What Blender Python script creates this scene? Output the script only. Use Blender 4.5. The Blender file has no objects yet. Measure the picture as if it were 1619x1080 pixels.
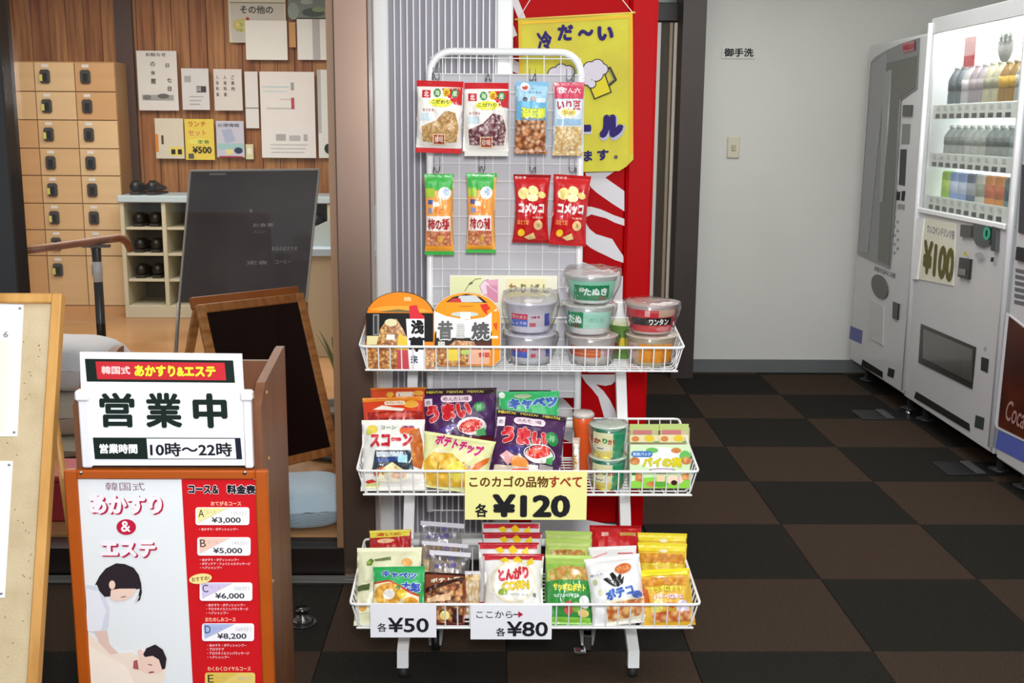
import bpy, math, random
from math import sin, cos, pi, radians as R
from mathutils import Vector, Matrix, noise
from mathutils.geometry import tessellate_polygon
random.seed(7)
SC = bpy.context.scene
COL = SC.collection

# ------------------------------------------------------------------ camera
CAMH = 1.40; FPX = 1786.0
PITCH, YAW, ROLL = R(10.81), R(1.0), R(-0.447)
cd = bpy.data.cameras.new('camera'); cam = bpy.data.objects.new('camera', cd); COL.objects.link(cam)
cd.sensor_width = 36.0; cd.lens = FPX / 1619 * 36.0; cd.clip_start = 0.05
_r = Vector((cos(YAW), -sin(YAW), 0)); _f0 = Vector((sin(YAW), cos(YAW), 0))
_f = _f0 * cos(PITCH) + Vector((0, 0, -sin(PITCH))); _u = _r.cross(_f)
_r2 = _r * cos(ROLL) - _u * sin(ROLL); _u2 = _r * sin(ROLL) + _u * cos(ROLL)
cam.matrix_world = Matrix(((_r2.x, _u2.x, -_f.x, 0), (_r2.y, _u2.y, -_f.y, 0), (_r2.z, _u2.z, -_f.z, CAMH), (0, 0, 0, 1)))
SC.camera = cam
EYE = Vector((0, 0, CAMH))

def ray(px, py): return _r2 * ((px - 809.5) / FPX) + _u2 * ((540 - py) / FPX) + _f
def at(px, py, Y): d = ray(px, py); return EYE + d * (Y / d.y)
def atX(px, py, X): d = ray(px, py); return EYE + d * (X / d.x)
def atZ(px, py, Z=0.0): d = ray(px, py); return EYE + d * ((Z - CAMH) / d.z)

# ------------------------------------------------------------------ light and exposure
SC.view_settings.view_transform = 'Standard'; SC.view_settings.look = 'None'
SC.view_settings.gamma = 1.0; SC.view_settings.exposure = 0.0
SC.view_settings.use_curve_mapping = False
w = bpy.data.worlds.new('daylight'); SC.world = w; w.use_nodes = True
w.node_tree.nodes['Background'].inputs[0].default_value = (0.86, 0.93, 1.0, 1)
w.node_tree.nodes['Background'].inputs[1].default_value = 0.75

def area(name, loc, rot, sx, sy, e, colr=(1, 1, 1)):
    l = bpy.data.lights.new(name, 'AREA'); l.shape = 'RECTANGLE'; l.size = sx; l.size_y = sy; l.energy = e; l.color = colr
    o = bpy.data.objects.new(name, l); COL.objects.link(o); o.location = loc; o.rotation_euler = rot
    return o
area('camera_flash', (0.05, 0.0, 1.62), (R(84), 0, R(-1)), 0.22, 0.22, 57)
area('ceiling_lamp_hall', (1.2, 4.3, 2.42), (0, 0, 0), 1.6, 2.4, 40, (0.98, 1.0, 0.97))
area('ceiling_lamp_back', (0.6, 1.2, 2.42), (0, 0, 0), 2.8, 1.6, 34, (0.98, 1.0, 1.0))
area('ceiling_lamp_lobby', (-1.9, 5.9, 2.38), (0, 0, 0), 2.2, 2.2, 85, (1.0, 0.95, 0.88))

# ------------------------------------------------------------------ materials
_mc = {}
def lin(h):
    h = h.lstrip('#'); o = []
    for i in (0, 2, 4):
        c = int(h[i:i + 2], 16) / 255; o.append(c / 12.92 if c <= .04045 else ((c + .055) / 1.055) ** 2.4)
    return (*o, 1)
def M(h, rough=.5, metal=0., var=0., scale=8., coat=0., bump=0., bscale=60., emit=0., stretch=None, h2=None, alpha=None, spec=.5):
    k = (h, rough, metal, var, scale, coat, bump, bscale, emit, stretch, h2, alpha, spec)
    if k in _mc: return _mc[k]
    m = bpy.data.materials.new('mat_' + h.strip('#')); m.use_nodes = True; nt = m.node_tree; N = nt.nodes; L = nt.links
    b = N['Principled BSDF']; c = lin(h)
    b.inputs['Base Color'].default_value = c; b.inputs['Roughness'].default_value = rough; b.inputs['Metallic'].default_value = metal
    b.inputs['Specular IOR Level'].default_value = spec
    if coat: b.inputs['Coat Weight'].default_value = coat; b.inputs['Coat Roughness'].default_value = .08
    vec = None
    if var or bump or stretch:
        tc = N.new('ShaderNodeTexCoord'); vec = tc.outputs['Object']
        if stretch:
            mp = N.new('ShaderNodeMapping'); mp.inputs['Scale'].default_value = stretch; L.new(vec, mp.inputs[0]); vec = mp.outputs[0]
    if var:
        n = N.new('ShaderNodeTexNoise'); n.inputs['Scale'].default_value = scale; n.inputs['Detail'].default_value = 4; L.new(vec, n.inputs['Vector'])
        cr = N.new('ShaderNodeValToRGB'); L.new(n.outputs['Fac'], cr.inputs[0])
        c2 = lin(h2) if h2 else tuple(x * (1 - var) for x in c[:3]) + (1,)
        cr.color_ramp.elements[0].color = c2; cr.color_ramp.elements[0].position = .32
        cr.color_ramp.elements[1].color = c; cr.color_ramp.elements[1].position = .62
        L.new(cr.outputs[0], b.inputs['Base Color'])
    if bump:
        n2 = N.new('ShaderNodeTexNoise'); n2.inputs['Scale'].default_value = bscale; n2.inputs['Detail'].default_value = 3; L.new(vec, n2.inputs['Vector'])
        bp = N.new('ShaderNodeBump'); bp.inputs['Strength'].default_value = bump; bp.inputs['Distance'].default_value = .01
        L.new(n2.outputs['Fac'], bp.inputs['Height']); L.new(bp.outputs[0], b.inputs['Normal'])
    if emit:
        b.inputs['Emission Color'].default_value = c; b.inputs['Emission Strength'].default_value = emit
    if alpha is not None: b.inputs['Alpha'].default_value = alpha
    _mc[k] = m; return m
def film(h, rough=.3): return M(h, rough=rough, bump=.38, bscale=38., coat=.3)
def food(a, b_, c_, scale=90.):
    k = ('food', a, b_, c_, scale)
    if k in _mc: return _mc[k]
    m = bpy.data.materials.new('food_print'); m.use_nodes = True; nt = m.node_tree; N = nt.nodes; L = nt.links
    b = N['Principled BSDF']; b.inputs['Roughness'].default_value = .35
    tc = N.new('ShaderNodeTexCoord'); n = N.new('ShaderNodeTexNoise'); n.inputs['Scale'].default_value = scale * .9; n.inputs['Detail'].default_value = 3; L.new(tc.outputs['Object'], n.inputs['Vector'])
    wv = N.new('ShaderNodeMixRGB'); wv.inputs[0].default_value = .012; L.new(tc.outputs['Object'], wv.inputs[1]); L.new(n.outputs['Color'], wv.inputs[2])
    v = N.new('ShaderNodeTexVoronoi'); v.inputs['Scale'].default_value = scale; L.new(wv.outputs[0], v.inputs['Vector'])
    sp = N.new('ShaderNodeSeparateColor'); L.new(v.outputs['Color'], sp.inputs[0])
    m1 = N.new('ShaderNodeMixRGB'); L.new(sp.outputs[0], m1.inputs[0]); m1.inputs[1].default_value = lin(b_); m1.inputs[2].default_value = lin(c_)
    ad = N.new('ShaderNodeMath'); ad.operation = 'MULTIPLY_ADD'; L.new(n.outputs['Fac'], ad.inputs[0]); ad.inputs[1].default_value = .8; L.new(v.outputs['Distance'], ad.inputs[2])
    cr = N.new('ShaderNodeMapRange'); L.new(ad.outputs[0], cr.inputs[0]); cr.inputs[1].default_value = .55; cr.inputs[2].default_value = 1.15
    m2 = N.new('ShaderNodeMixRGB'); L.new(cr.outputs[0], m2.inputs[0]); L.new(m1.outputs[0], m2.inputs[1]); m2.inputs[2].default_value = lin(a)
    L.new(m2.outputs[0], b.inputs['Base Color']); _mc[k] = m; return m
def glassy(name, tint=(1, 1, 1), refl=.06, rough=.0, gloss=(1, 1, 1)):
    k = ('g', name)
    if k in _mc: return _mc[k]
    m = bpy.data.materials.new(name); m.use_nodes = True; nt = m.node_tree; N = nt.nodes; L = nt.links
    N.remove(N['Principled BSDF']); out = N['Material Output']
    t = N.new('ShaderNodeBsdfTransparent'); t.inputs[0].default_value = (*tint, 1)
    g = N.new('ShaderNodeBsdfGlossy'); g.inputs['Roughness'].default_value = rough; g.inputs[0].default_value = (*gloss, 1)
    mx = N.new('ShaderNodeMixShader')
    ge = N.new('ShaderNodeNewGeometry'); dt = N.new('ShaderNodeVectorMath'); dt.operation = 'DOT_PRODUCT'
    L.new(ge.outputs['Incoming'], dt.inputs[0]); L.new(ge.outputs['Normal'], dt.inputs[1])
    def mt(op, a_, b_=None, cl=False):
        q = N.new('ShaderNodeMath'); q.operation = op; q.use_clamp = cl
        for i_, v_ in enumerate((a_, b_)):
            if v_ is None: continue
            if isinstance(v_, (int, float)): q.inputs[i_].default_value = v_
            else: L.new(v_, q.inputs[i_])
        return q.outputs[0]
    ml_ = mt('ADD', mt('MULTIPLY', mt('POWER', mt('SUBTRACT', 1.0, mt('ABSOLUTE', dt.outputs['Value'])), 5.0), .9), refl, True)
    L.new(ml_, mx.inputs[0]); L.new(t.outputs[0], mx.inputs[1]); L.new(g.outputs[0], mx.inputs[2]); L.new(mx.outputs[0], out.inputs[0])
    _mc[k] = m; return m
WHITE = M('#eceded', .3, coat=.2, var=.04, scale=3)
STEEL = M('#c4c6c8', .25, metal=1.)
WRAP = glassy('shrink_film', (.93, .93, .95), .10, .18)
GLASS = glassy('window_glass', (.97, .97, .96), .012)

# ------------------------------------------------------------------ mesh helpers
class MB:
    def __init__(s): s.v = []; s.f = []; s.mi = []; s.sm = []
    def add(s, vs, fs, mi=0, smooth=False):
        o = len(s.v); s.v += [tuple(p) for p in vs]
        for f in fs: s.f.append(tuple(o + i for i in f)); s.mi.append(mi); s.sm.append(smooth)
    def box(s, a, b, mi=0, bev=0.):
        x0, x1 = sorted((a[0], b[0])); y0, y1 = sorted((a[1], b[1])); z0, z1 = sorted((a[2], b[2]))
        if bev <= 0:
            s.add([(x0, y0, z0), (x1, y0, z0), (x1, y1, z0), (x0, y1, z0), (x0, y0, z1), (x1, y0, z1), (x1, y1, z1), (x0, y1, z1)],
                  [(0, 3, 2, 1), (4, 5, 6, 7), (0, 1, 5, 4), (1, 2, 6, 5), (2, 3, 7, 6), (3, 0, 4, 7)], mi)
        else:
            bev = min(bev, (x1 - x0) / 2.2, (y1 - y0) / 2.2, (z1 - z0) / 2.2)
            vs = []; idx = {}
            for ix, (X, sx) in enumerate(((x0, 1), (x1, -1))):
                for iy, (Y, sy) in enumerate(((y0, 1), (y1, -1))):
                    for iz, (Z, sz) in enumerate(((z0, 1), (z1, -1))):
                        for k in range(3):
                            p = [X + sx * bev, Y + sy * bev, Z + sz * bev]; p[k] = (X, Y, Z)[k]
                            idx[(ix, iy, iz, k)] = len(vs); vs.append(tuple(p))
            g = lambda *a: idx[a]
            fs = []
            for i in (0, 1):
                q = [g(i, 0, 0, 0), g(i, 1, 0, 0), g(i, 1, 1, 0), g(i, 0, 1, 0)]; fs.append(q if i else q[::-1])
                q = [g(0, i, 0, 1), g(0, i, 1, 1), g(1, i, 1, 1), g(1, i, 0, 1)]; fs.append(q if i else q[::-1])
                q = [g(0, 0, i, 2), g(1, 0, i, 2), g(1, 1, i, 2), g(0, 1, i, 2)]; fs.append(q if i else q[::-1])
            for a_ in (0, 1):
                for b_ in (0, 1):
                    q = [g(a_, b_, 0, 0), g(a_, b_, 1, 0), g(a_, b_, 1, 1), g(a_, b_, 0, 1)]; fs.append(q if (a_ ^ b_) else q[::-1])
                    q = [g(a_, 0, b_, 0), g(a_, 0, b_, 2), g(a_, 1, b_, 2), g(a_, 1, b_, 0)]; fs.append(q if (a_ ^ b_) else q[::-1])
                    q = [g(0, a_, b_, 1), g(1, a_, b_, 1), g(1, a_, b_, 2), g(0, a_, b_, 2)]; fs.append(q if (a_ ^ b_) else q[::-1])
                    for c_ in (0, 1):
                        q = [g(a_, b_, c_, 0), g(a_, b_, c_, 1), g(a_, b_, c_, 2)]; fs.append(q if (a_ + b_ + c_) % 2 else q[::-1])
            s.add(vs, fs, mi)
    def tube(s, pts, r, n=6, mi=0, closed=False, cap=True):
        P = [Vector(p) for p in pts]; m = len(P); rings = []
        prev = None
        for i, p in enumerate(P):
            if closed: t = (P[(i + 1) % m] - P[i - 1])
            else: t = P[min(i + 1, m - 1)] - P[max(i - 1, 0)]
            t.normalize()
            if prev is None:
                a = Vector((0, 0, 1)) if abs(t.z) < .9 else Vector((0, 1, 0)); u = t.cross(a).normalized()
            else: u = (prev - t * prev.dot(t)).normalized()
            prev = u; v_ = t.cross(u)
            rr = r[i] if isinstance(r, (list, tuple)) else r
            rings.append([p + u * rr * cos(2 * pi * k / n) + v_ * rr * sin(2 * pi * k / n) for k in range(n)])
        vs = [q for rg in rings for q in rg]; fs = []
        for i in range(m if closed else m - 1):
            j = (i + 1) % m
            for k in range(n): fs.append((i * n + k, i * n + (k + 1) % n, j * n + (k + 1) % n, j * n + k))
        if not closed and cap: fs.append(tuple(range(n))[::-1]); fs.append(tuple((m - 1) * n + k for k in range(n)))
        s.add(vs, fs, mi, n > 6)
    def lathe(s, prof, n=32, mi=0, c=(0, 0, 0), wob=0.):
        vs = []; fs = []
        for (r_, z_) in prof:
            for k in range(n):
                a = 2 * pi * k / n; rr = r_
                p = Vector((c[0] + rr * sin(a), c[1] - rr * cos(a), c[2] + z_))
                if wob: p += Vector((0, 0, 1)) * wob * noise.noise(p * 45) + Vector((sin(a), -cos(a), 0)) * wob * noise.noise(p * 60 + Vector((5, 1, 2)))
                vs.append(p)
        for i in range(len(prof) - 1):
            for k in range(n): fs.append((i * n + k, i * n + (k + 1) % n, (i + 1) * n + (k + 1) % n, (i + 1) * n + k))
        if prof[0][0] > 1e-5: fs.append(tuple(range(n))[::-1])
        if prof[-1][0] > 1e-5: fs.append(tuple((len(prof) - 1) * n + k for k in range(n)))
        s.add(vs, fs, mi, True)
    def prism(s, poly, y0, y1, mi=0):  # polygon in x,z extruded in y
        n = len(poly); vs = [(p[0], y0, p[1]) for p in poly] + [(p[0], y1, p[1]) for p in poly]
        tri = tessellate_polygon([[Vector((p[0], p[1], 0)) for p in poly]])
        fs = [tuple(t) for t in tri] + [tuple(n + i for i in t)[::-1] for t in tri]
        fs += [(i, (i + 1) % n, n + (i + 1) % n, n + i) for i in range(n)]
        s.add(vs, fs, mi)
    def build(s, name, mats, parent=None, loc=None, kind=None, recalc=False):
        me = bpy.data.meshes.new(name); me.from_pydata(s.v, [], s.f)
        if not isinstance(mats, (list, tuple)): mats = [mats]
        for m in mats: me.materials.append(m)
        me.polygons.foreach_set('material_index', s.mi); me.polygons.foreach_set('use_smooth', s.sm)
        if recalc:
            import bmesh
            bm = bmesh.new(); bm.from_mesh(me); bmesh.ops.recalc_face_normals(bm, faces=bm.faces); bm.to_mesh(me); bm.free()
        me.update()
        o = bpy.data.objects.new(name, me); COL.objects.link(o)
        if parent: o.parent = parent
        if loc is not None: o.location = loc
        if kind: o['kind'] = kind
        return o

def thing(name, label, cat, group=None, loc=(0, 0, 0), rz=0):
    o = bpy.data.objects.new(name, None); COL.objects.link(o); o.empty_display_size = .1
    o.location = loc; o.rotation_euler = (0, 0, rz); o['label'] = label; o['category'] = cat
    if group: o['group'] = group
    return o
def tag(o, label, cat, group=None):
    o['label'] = label; o['category'] = cat
    if group: o['group'] = group
    return o
def copy_tree(o, parent=None):
    c = o.copy(); COL.objects.link(c)
    if parent: c.parent = parent
    for ch in list(o.children): copy_tree(ch, c)
    return c
def structure(o, label=None):
    o['kind'] = 'structure'
    if label: o['label'] = label
    return o
def pose(o, bottom, top, nrm=None):
    up = (Vector(top) - Vector(bottom)).normalized()
    x = Vector((1, 0, 0)); x = (x - up * x.dot(up)).normalized(); y = up.cross(x)
    b = Vector(bottom)
    o.matrix_world = Matrix(((x.x, y.x, up.x, b.x), (x.y, y.y, up.y, b.y), (x.z, y.z, up.z, b.z), (0, 0, 0, 1)))

# ------------------------------------------------------------------ flat print: shapes and lettering
_tc = {}
def glyphs(sx, bold=0.):
    k = (sx, 0)
    bold = 0.
    if k in _tc: return _tc[k]
    c = bpy.data.curves.new('t', 'FONT'); c.body = sx; c.size = 1; c.offset = bold; c.resolution_u = 3
    o = bpy.data.objects.new('t', c); COL.objects.link(o)
    me = o.to_mesh(); me.calc_loop_triangles()
    vs = [(v.co.x, v.co.y) for v in me.vertices]; ts = [tuple(t.vertices) for t in me.loop_triangles]
    o.to_mesh_clear(); bpy.data.objects.remove(o); bpy.data.curves.remove(c)
    xs = [v[0] for v in vs] or [0]; ys = [v[1] for v in vs] or [0]
    _tc[k] = (vs, ts, min(xs), max(xs), min(ys), max(ys)); return _tc[k]
def T(colr, s_, x, y, w_, h_, b=.015, r=0, o=None, sk=0.): return ('t', colr, s_, x, y, w_, h_, b, r, o, sk)
def B(colr, x0, y0, x1, y1): return ('p', colr, [(x0, y0), (x1, y0), (x1, y1), (x0, y1)])
def P(colr, *pts): return ('p', colr, list(pts))
def E(colr, cx, cy, rx, ry, n=20, r=0):
    a0 = R(r); return ('p', colr, [(cx + rx * cos(2 * pi * k / n) * cos(a0) - ry * sin(2 * pi * k / n) * sin(a0), cy + rx * cos(2 * pi * k / n) * sin(a0) + ry * sin(2 * pi * k / n) * cos(a0)) for k in range(n)])
def RR(colr, x0, y0, x1, y1, q):
    pts = []
    for cx, cy, a in ((x1 - q, y0 + q, -90), (x1 - q, y1 - q, 0), (x0 + q, y1 - q, 90), (x0 + q, y0 + q, 180)):
        for k in range(4): t = R(a + 30 * k); pts.append((cx + q * cos(t), cy + q * sin(t)))
    return ('p', colr, pts)
def FL(colr, pts, w_):  # stroke a polyline
    out = []
    for (a, b) in zip(pts[:-1], pts[1:]):
        dx, dy = b[0] - a[0], b[1] - a[1]; l = math.hypot(dx, dy) or 1; nx, ny = -dy / l * w_ / 2, dx / l * w_ / 2; ex, ey = dx / l * w_ * .3, dy / l * w_ * .3
        out.append(('p', colr, [(a[0] + nx - ex, a[1] + ny - ey), (b[0] + nx + ex, b[1] + ny + ey), (b[0] - nx + ex, b[1] - ny + ey), (a[0] - nx - ex, a[1] - ny - ey)]))
    return out
def pm(c): return c if not isinstance(c, str) else M(c, .6, spec=.15)

def draw(items, frame, W, H, S, name='print', parent=None, seg=None, base=.0006, step=.0002, gl=False):
    x0, y0, x1, y1 = frame; fx = W / (x1 - x0); fy = H / (y1 - y0)
    tx = lambda p: ((p[0] - x0) * fx - W / 2, (y1 - p[1]) * fy)
    mats = []; mb = MB()
    flat = []
    for it in items:
        if isinstance(it, list): flat += it
        else: flat.append(it)
    cum = base; CP = 2.5e-5 if step <= .00025 else 5e-5; step = min(step, .00006) if step < .0001 else step
    for n_, it in enumerate(flat):
        cum += step; off = cum
        subs = []
        if it[0] == 'p':
            pts = [tx(p) for p in it[2]]
            tris = tessellate_polygon([[Vector((a, b, 0)) for a, b in pts]])
            subs.append((it[1], pts, [tuple(t) for t in tris], off, None))
        else:
            _, colr, s_, cx, cy, w_, h_, b, r, o, sk = it
            for (cc, bb) in (([(o[0], b + o[1])] if o else []) + [(colr, b)]):
                vs, ts, a0, a1, b0, b1 = glyphs(s_, bb)
                c0, c1, d0, d1 = a0 - b, a1 + b, b0 - b, b1 + b
                sx_ = w_ / (c1 - c0) if w_ else h_ / (d1 - d0); sy_ = h_ / (d1 - d0); mx, my = (c0 + c1) / 2, (d0 + d1) / 2
                ca, sa = cos(R(r)), sin(R(r)); pts = []
                nsh = 0 if bb < .008 else (6 if bb < .045 else 8)
                sh = [(0, 0)] + [(bb * cos(2 * pi * k_ / nsh), bb * sin(2 * pi * k_ / nsh)) for k_ in range(nsh)]
                n0_ = len(vs); offs = [cum + CP * q_ for q_ in range(len(sh)) for _ in range(n0_)]; cum += CP * len(sh); vs = [(vx + hx_, vy + hy_) for (hx_, hy_) in sh for (vx, vy) in vs]; ts = [tuple(i_ + n0_ * q_ for i_ in t_) for q_ in range(len(sh)) for t_ in ts]
                for (vx, vy) in vs:
                    X = (vx - mx) * sx_; Yv = -(vy - my) * sy_; X += -Yv * sk
                    pts.append(tx((cx + X * ca - Yv * sa, cy + X * sa + Yv * ca)))
                subs.append((cc, pts, ts, off, offs))
        for (cc, pts, tris, of, offs) in subs:
            m = film(cc) if (gl and isinstance(cc, str)) else pm(cc)
            if offs is None: offs = [of] * len(pts)
            if m not in mats: mats.append(m)
            mi = mats.index(m)
            if seg:
                pts = list(pts); work = list(tris); done = []; cache = {}
                while work:
                    a, b, c = work.pop()
                    d = [(math.dist(pts[a], pts[b]), a, b, c), (math.dist(pts[b], pts[c]), b, c, a), (math.dist(pts[c], pts[a]), c, a, b)]
                    L_, p, q, o3 = max(d)
                    if L_ <= seg: done.append((a, b, c)); continue
                    k = (min(p, q), max(p, q))
                    if k not in cache: cache[k] = len(pts); pts.append(((pts[p][0] + pts[q][0]) / 2, (pts[p][1] + pts[q][1]) / 2)); offs.append(offs[p])
                    mm = cache[k]; work += [(p, mm, o3), (mm, q, o3)]
                tris = done
            vs3 = [S(p[0], p[1], of_) for p, of_ in zip(pts, offs)]; out = []
            for (a, b, c) in tris:
                A_ = (pts[b][0] - pts[a][0]) * (pts[c][1] - pts[a][1]) - (pts[b][1] - pts[a][1]) * (pts[c][0] - pts[a][0])
                if abs(A_) < 1e-12: continue
                out.append((a, b, c) if A_ > 0 else (a, c, b))
            mb.add(vs3, out, mi, bool(seg))
    return mb.build(name, mats, parent)
FLAT = lambda x, z, o: (x, -o, z)

# ------------------------------------------------------------------ snack bag
def bag(name, label, colr, art, frame, pos, t=.035, group=None, seal=None, seal2=None, sealh=.05, pinch=.06, fm=None, cat='snack bag', H=None, bot_open=False):
    """pos = (xb, yb, xt, yt, px width, Y bottom, Y top)"""
    xb, yb, xt, yt, pw, Yb, Yt = pos
    b = at(xb, yb, Yb); tp = at(xt, yt, Yt)
    W = (at(xt + pw / 2, yt, Yt) - at(xt - pw / 2, yt, Yt)).length; H = (tp - b).length
    root = thing(name, label, cat, group)
    c = sealh; sd = random.uniform(0, 50)
    def surf(u, v):
        i = min(max((v - c) / (1 - 2 * c), 0), 1)
        sh = max(sin(pi * i), 0) ** .6 * max(1 - abs(2 * u - 1) ** 2.6, 0) ** .6
        wr = (noise.noise(Vector((u * 6 + sd, v * 5, sd))) * .16 + noise.noise(Vector((u * 13 + sd, v * 9, sd + 3))) * .08 + sin(u * 30 + sd + v * 6) * .06 * (1 - sin(pi * i))) * min(1, 6 * i * (1 - i) + .12)
        return t * .75 * sh + t * wr * (0.35 + sh)
    def fold(u, v):
        i = min(max(v, 0), 1)
        return W * (u - .5) * (1 - pinch * sin(pi * i) ** .8), .01 * t * sin(u * 9 + sd)
    def S(x, z, off):
        u = x / W + .5; v = z / H; X, e = fold(u, v)
        return (X, -surf(u, v) - off - .0006, z)
    nu, nv = 22, 26; mb = MB(); vs = []; fs = []
    for side in (0, 1):
        for j in range(nv + 1):
            for i in range(nu + 1):
                u, v = i / nu, j / nv; X, e = fold(u, v); y = surf(u, v)
                vs.append((X, -y - .0003 if side == 0 else y * .7 + .0003, v * H))
    q = (nu + 1) * (nv + 1)
    for j in range(nv):
        for i in range(nu):
            a = j * (nu + 1) + i; fs.append((a, a + 1, a + nu + 2, a + nu + 1)); fs.append((q + a, q + a + nu + 1, q + a + nu + 2, q + a + 1))
    for i in range(nu):
        fs.append((i, q + i, q + i + 1, i + 1)); a = nv * (nu + 1) + i; fs.append((a, a + 1, q + a + 1, q + a))
    for j in range(nv):
        a = j * (nu + 1); fs.append((a, a + nu + 1, q + a + nu + 1, q + a)); a += nu; fs.append((a, q + a, q + a + nu + 1, a + nu + 1))
    mb.add(vs, fs, 0, True); mb.build('pouch', fm or film(colr), root)
    for (nm, z0, z1, sc_) in (('top_seal', H * (1 - c * .95), H, seal or colr), ('bottom_seal', 0, H * c * .95, seal2 or seal or colr)):
        m2 = MB(); k = 8; vs = []
        for j in range(k + 1):
            for i in range(nu + 1):
                u = i / nu; z = z0 + (z1 - z0) * j / k; X, e = fold(u, z / H); y = -surf(u, z / H) - .0011 - (.0009 if j % 2 else 0)
                vs.append((X * 1.004, y, z))
        m2.add(vs, [(j * (nu + 1) + i, j * (nu + 1) + i + 1, (j + 1) * (nu + 1) + i + 1, (j + 1) * (nu + 1) + i) for j in range(k) for i in range(nu)], 0)
        m2.build(nm, film(sc_) if isinstance(sc_, str) else sc_, root)
    if art: draw(art, frame, W, H, S, 'printed_front', root, seg=max(W, H) / 28, base=.0015, step=.00015, gl=True)
    pose(root, b, tp)
    return root
def autopos(frame_px): pass

# ================================================================== SETTING
def quadbox(name, a, b, m, kind=True, parent=None, bev=0):
    mb = MB(); mb.box(a, b, 0, bev); o = mb.build(name, m, parent)
    if kind and not parent: structure(o)
    return o
WALLP = M('#d4d4cf', .75, var=.05, scale=1.5, bump=.05, bscale=120)
DARKB = M('#453a34', .38, var=.15, scale=3, coat=.1)
fl = quadbox('floor', (-4.2, -1.2, -.06), (3.2, 8.6, -.012), M('#1d1b1a', .95))
CARD = [M('#2c2a27', .95, var=.35, scale=170, bump=.5, bscale=300, spec=.03), M('#453930', .95, var=.35, scale=170, bump=.5, bscale=300, spec=.03)]
tm = []
for k in (0, 1):
    mb = MB(); mb.box((-.2492, -.2492, -.012), (.2492, .2492, 0), 0, .002); o = mb.build('carpet_tile', CARD[k], fl); tm.append(o.data)
    COL.objects.unlink(o); bpy.data.objects.remove(o)
for i in range(-9, 4):
    for j in range(-1, 12):
        x = 1.291 + .5 * i; y = 6.103 - .5 * j
        if y > 6.42 + .24 or x < -3.2: continue
        if y > 3.5 and x < .3: continue
        o = bpy.data.objects.new('carpet_tile', tm[(i + j + 0) % 2]); COL.objects.link(o); o.parent = fl; o.location = (x, y, 0)
quadbox('wall_back', (1.10, 6.42, 0), (3.2, 6.56, 2.5), WALLP)
quadbox('wall_right', (2.95, -1.2, 0), (3.1, 6.42, 2.5), WALLP)
quadbox('wall_left', (-4.2, 3.46, 0), (-4.05, 8.6, 2.5), M('#8a6a50', .6, var=.2, scale=4))
quadbox('wall_divider', (.30, 4.20, 0), (.42, 8.6, 2.5), M('#a89c90', .7, var=.1, scale=3))
quadbox('wall_inner_back', (-4.2, 8.12, 0), (.3, 8.3, 2.5), M('#5a4030', .7, var=.2, scale=3))
quadbox('ceiling', (-4.2, -1.2, 2.5), (3.2, 8.6, 2.6), M('#d8d8d4', .8, var=.04))
quadbox('baseboard_back', (1.085, 6.405, 0), (2.95, 6.42, .075), M('#66696b', .5, var=.1, scale=6))
# passage beside the wall: brown pillar, narrow door, pale frames
pil = quadbox('trim_1', (at(1068, 300, 6.3).x, 6.24, 0), (at(1096, 500, 6.3).x, 6.42, 2.5), M('#3a302d', .45, var=.12, scale=4))
quadbox('trim_2', (at(1101, 300, 6.4).x, 6.36, 0), (1.112, 6.43, 2.5), M('#8f918c', .5, var=.05))
quadbox('wall_passage', (.42, 6.75, 0), (1.12, 6.85, 2.5), M('#4a4036', .7, var=.2, scale=5))
d = MB(); x0 = at(1032, 300, 6.5).x; x1 = at(1060, 300, 6.5).x
d.box((x0, 6.5, 0), (x1, 6.54, 1.98), 0); o = structure(d.build('door_1', M('#4b3f30', .5, var=.25, scale=5, stretch=(8, 8, .6))))
for (a, b_, cc) in ((1031, 1037, '#f2f0ea'), (1050, 1055, '#b8a48c'), (1057, 1064, '#f4ece0')):
    m2 = MB(); m2.box((at(a, 300, 6.49).x, 6.47, 0), (at(b_, 300, 6.49).x, 6.5, 1.97), 0, .003); m2.build('door_stile', M(cc, .4), o)
m2 = MB(); m2.box((x0 - .02, 6.46, 1.975), (x1 + .02, 6.56, 2.075), 0, .004); m2.build('lintel', M('#1b1613', .4), o)
m2 = MB(); m2.box((x0 - .02, 6.50, 2.075), (x1 + .0, 6.52, 2.5), 0); m2.build('transom_pane', M('#93a398', .2, var=.3, scale=9), o)
# wall plate and lettering
def boardlet(name, label, cat, px, Y, colr, th=.006, art=None, group=None, rough=.45, bev=.001, lift=True):
    x0, y0, x1, y1 = px; a = at(x0, y0, Y); b = at(x1, y1, Y); W = b.x - a.x; H = a.z - b.z
    r_ = thing(name, label, cat, group, loc=((a.x + b.x) / 2, Y, b.z))
    mb = MB(); mb.box((-W / 2, 0, 0), (W / 2, th, H), 0, bev); mb.build('sheet', pm(colr) if not isinstance(colr, str) else M(colr, rough, var=.03, scale=12), r_)
    if art: draw(art, px, W, H, FLAT, 'print', r_, base=.0008, step=.0003 if Y > 3.2 else .00015)
    return r_
boardlet('wall_sign', 'small black lettered toilet sign sticker on the grey white wall', 'sign', (1142, 73, 1194, 93), 6.414, '#d3d3ce', .002, [T('#1c1c1c', '御手洗', 1168, 83, 46, 14, .03)])
sw = thing('light_switch', 'cream light switch plate on the grey white wall', 'switch', loc=at(1158.5, 250, 6.42))
mb = MB(); mb.box((-.035, -.012, -.0), (.035, 0, .118), 0, .004); mb.build('plate', M('#cfc9b4', .4), sw)
mb = MB(); mb.box((-.012, -.018, .04), (.012, -.01, .075), 0, .003); mb.build('rocker', M('#b9b19a', .4), sw)

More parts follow.
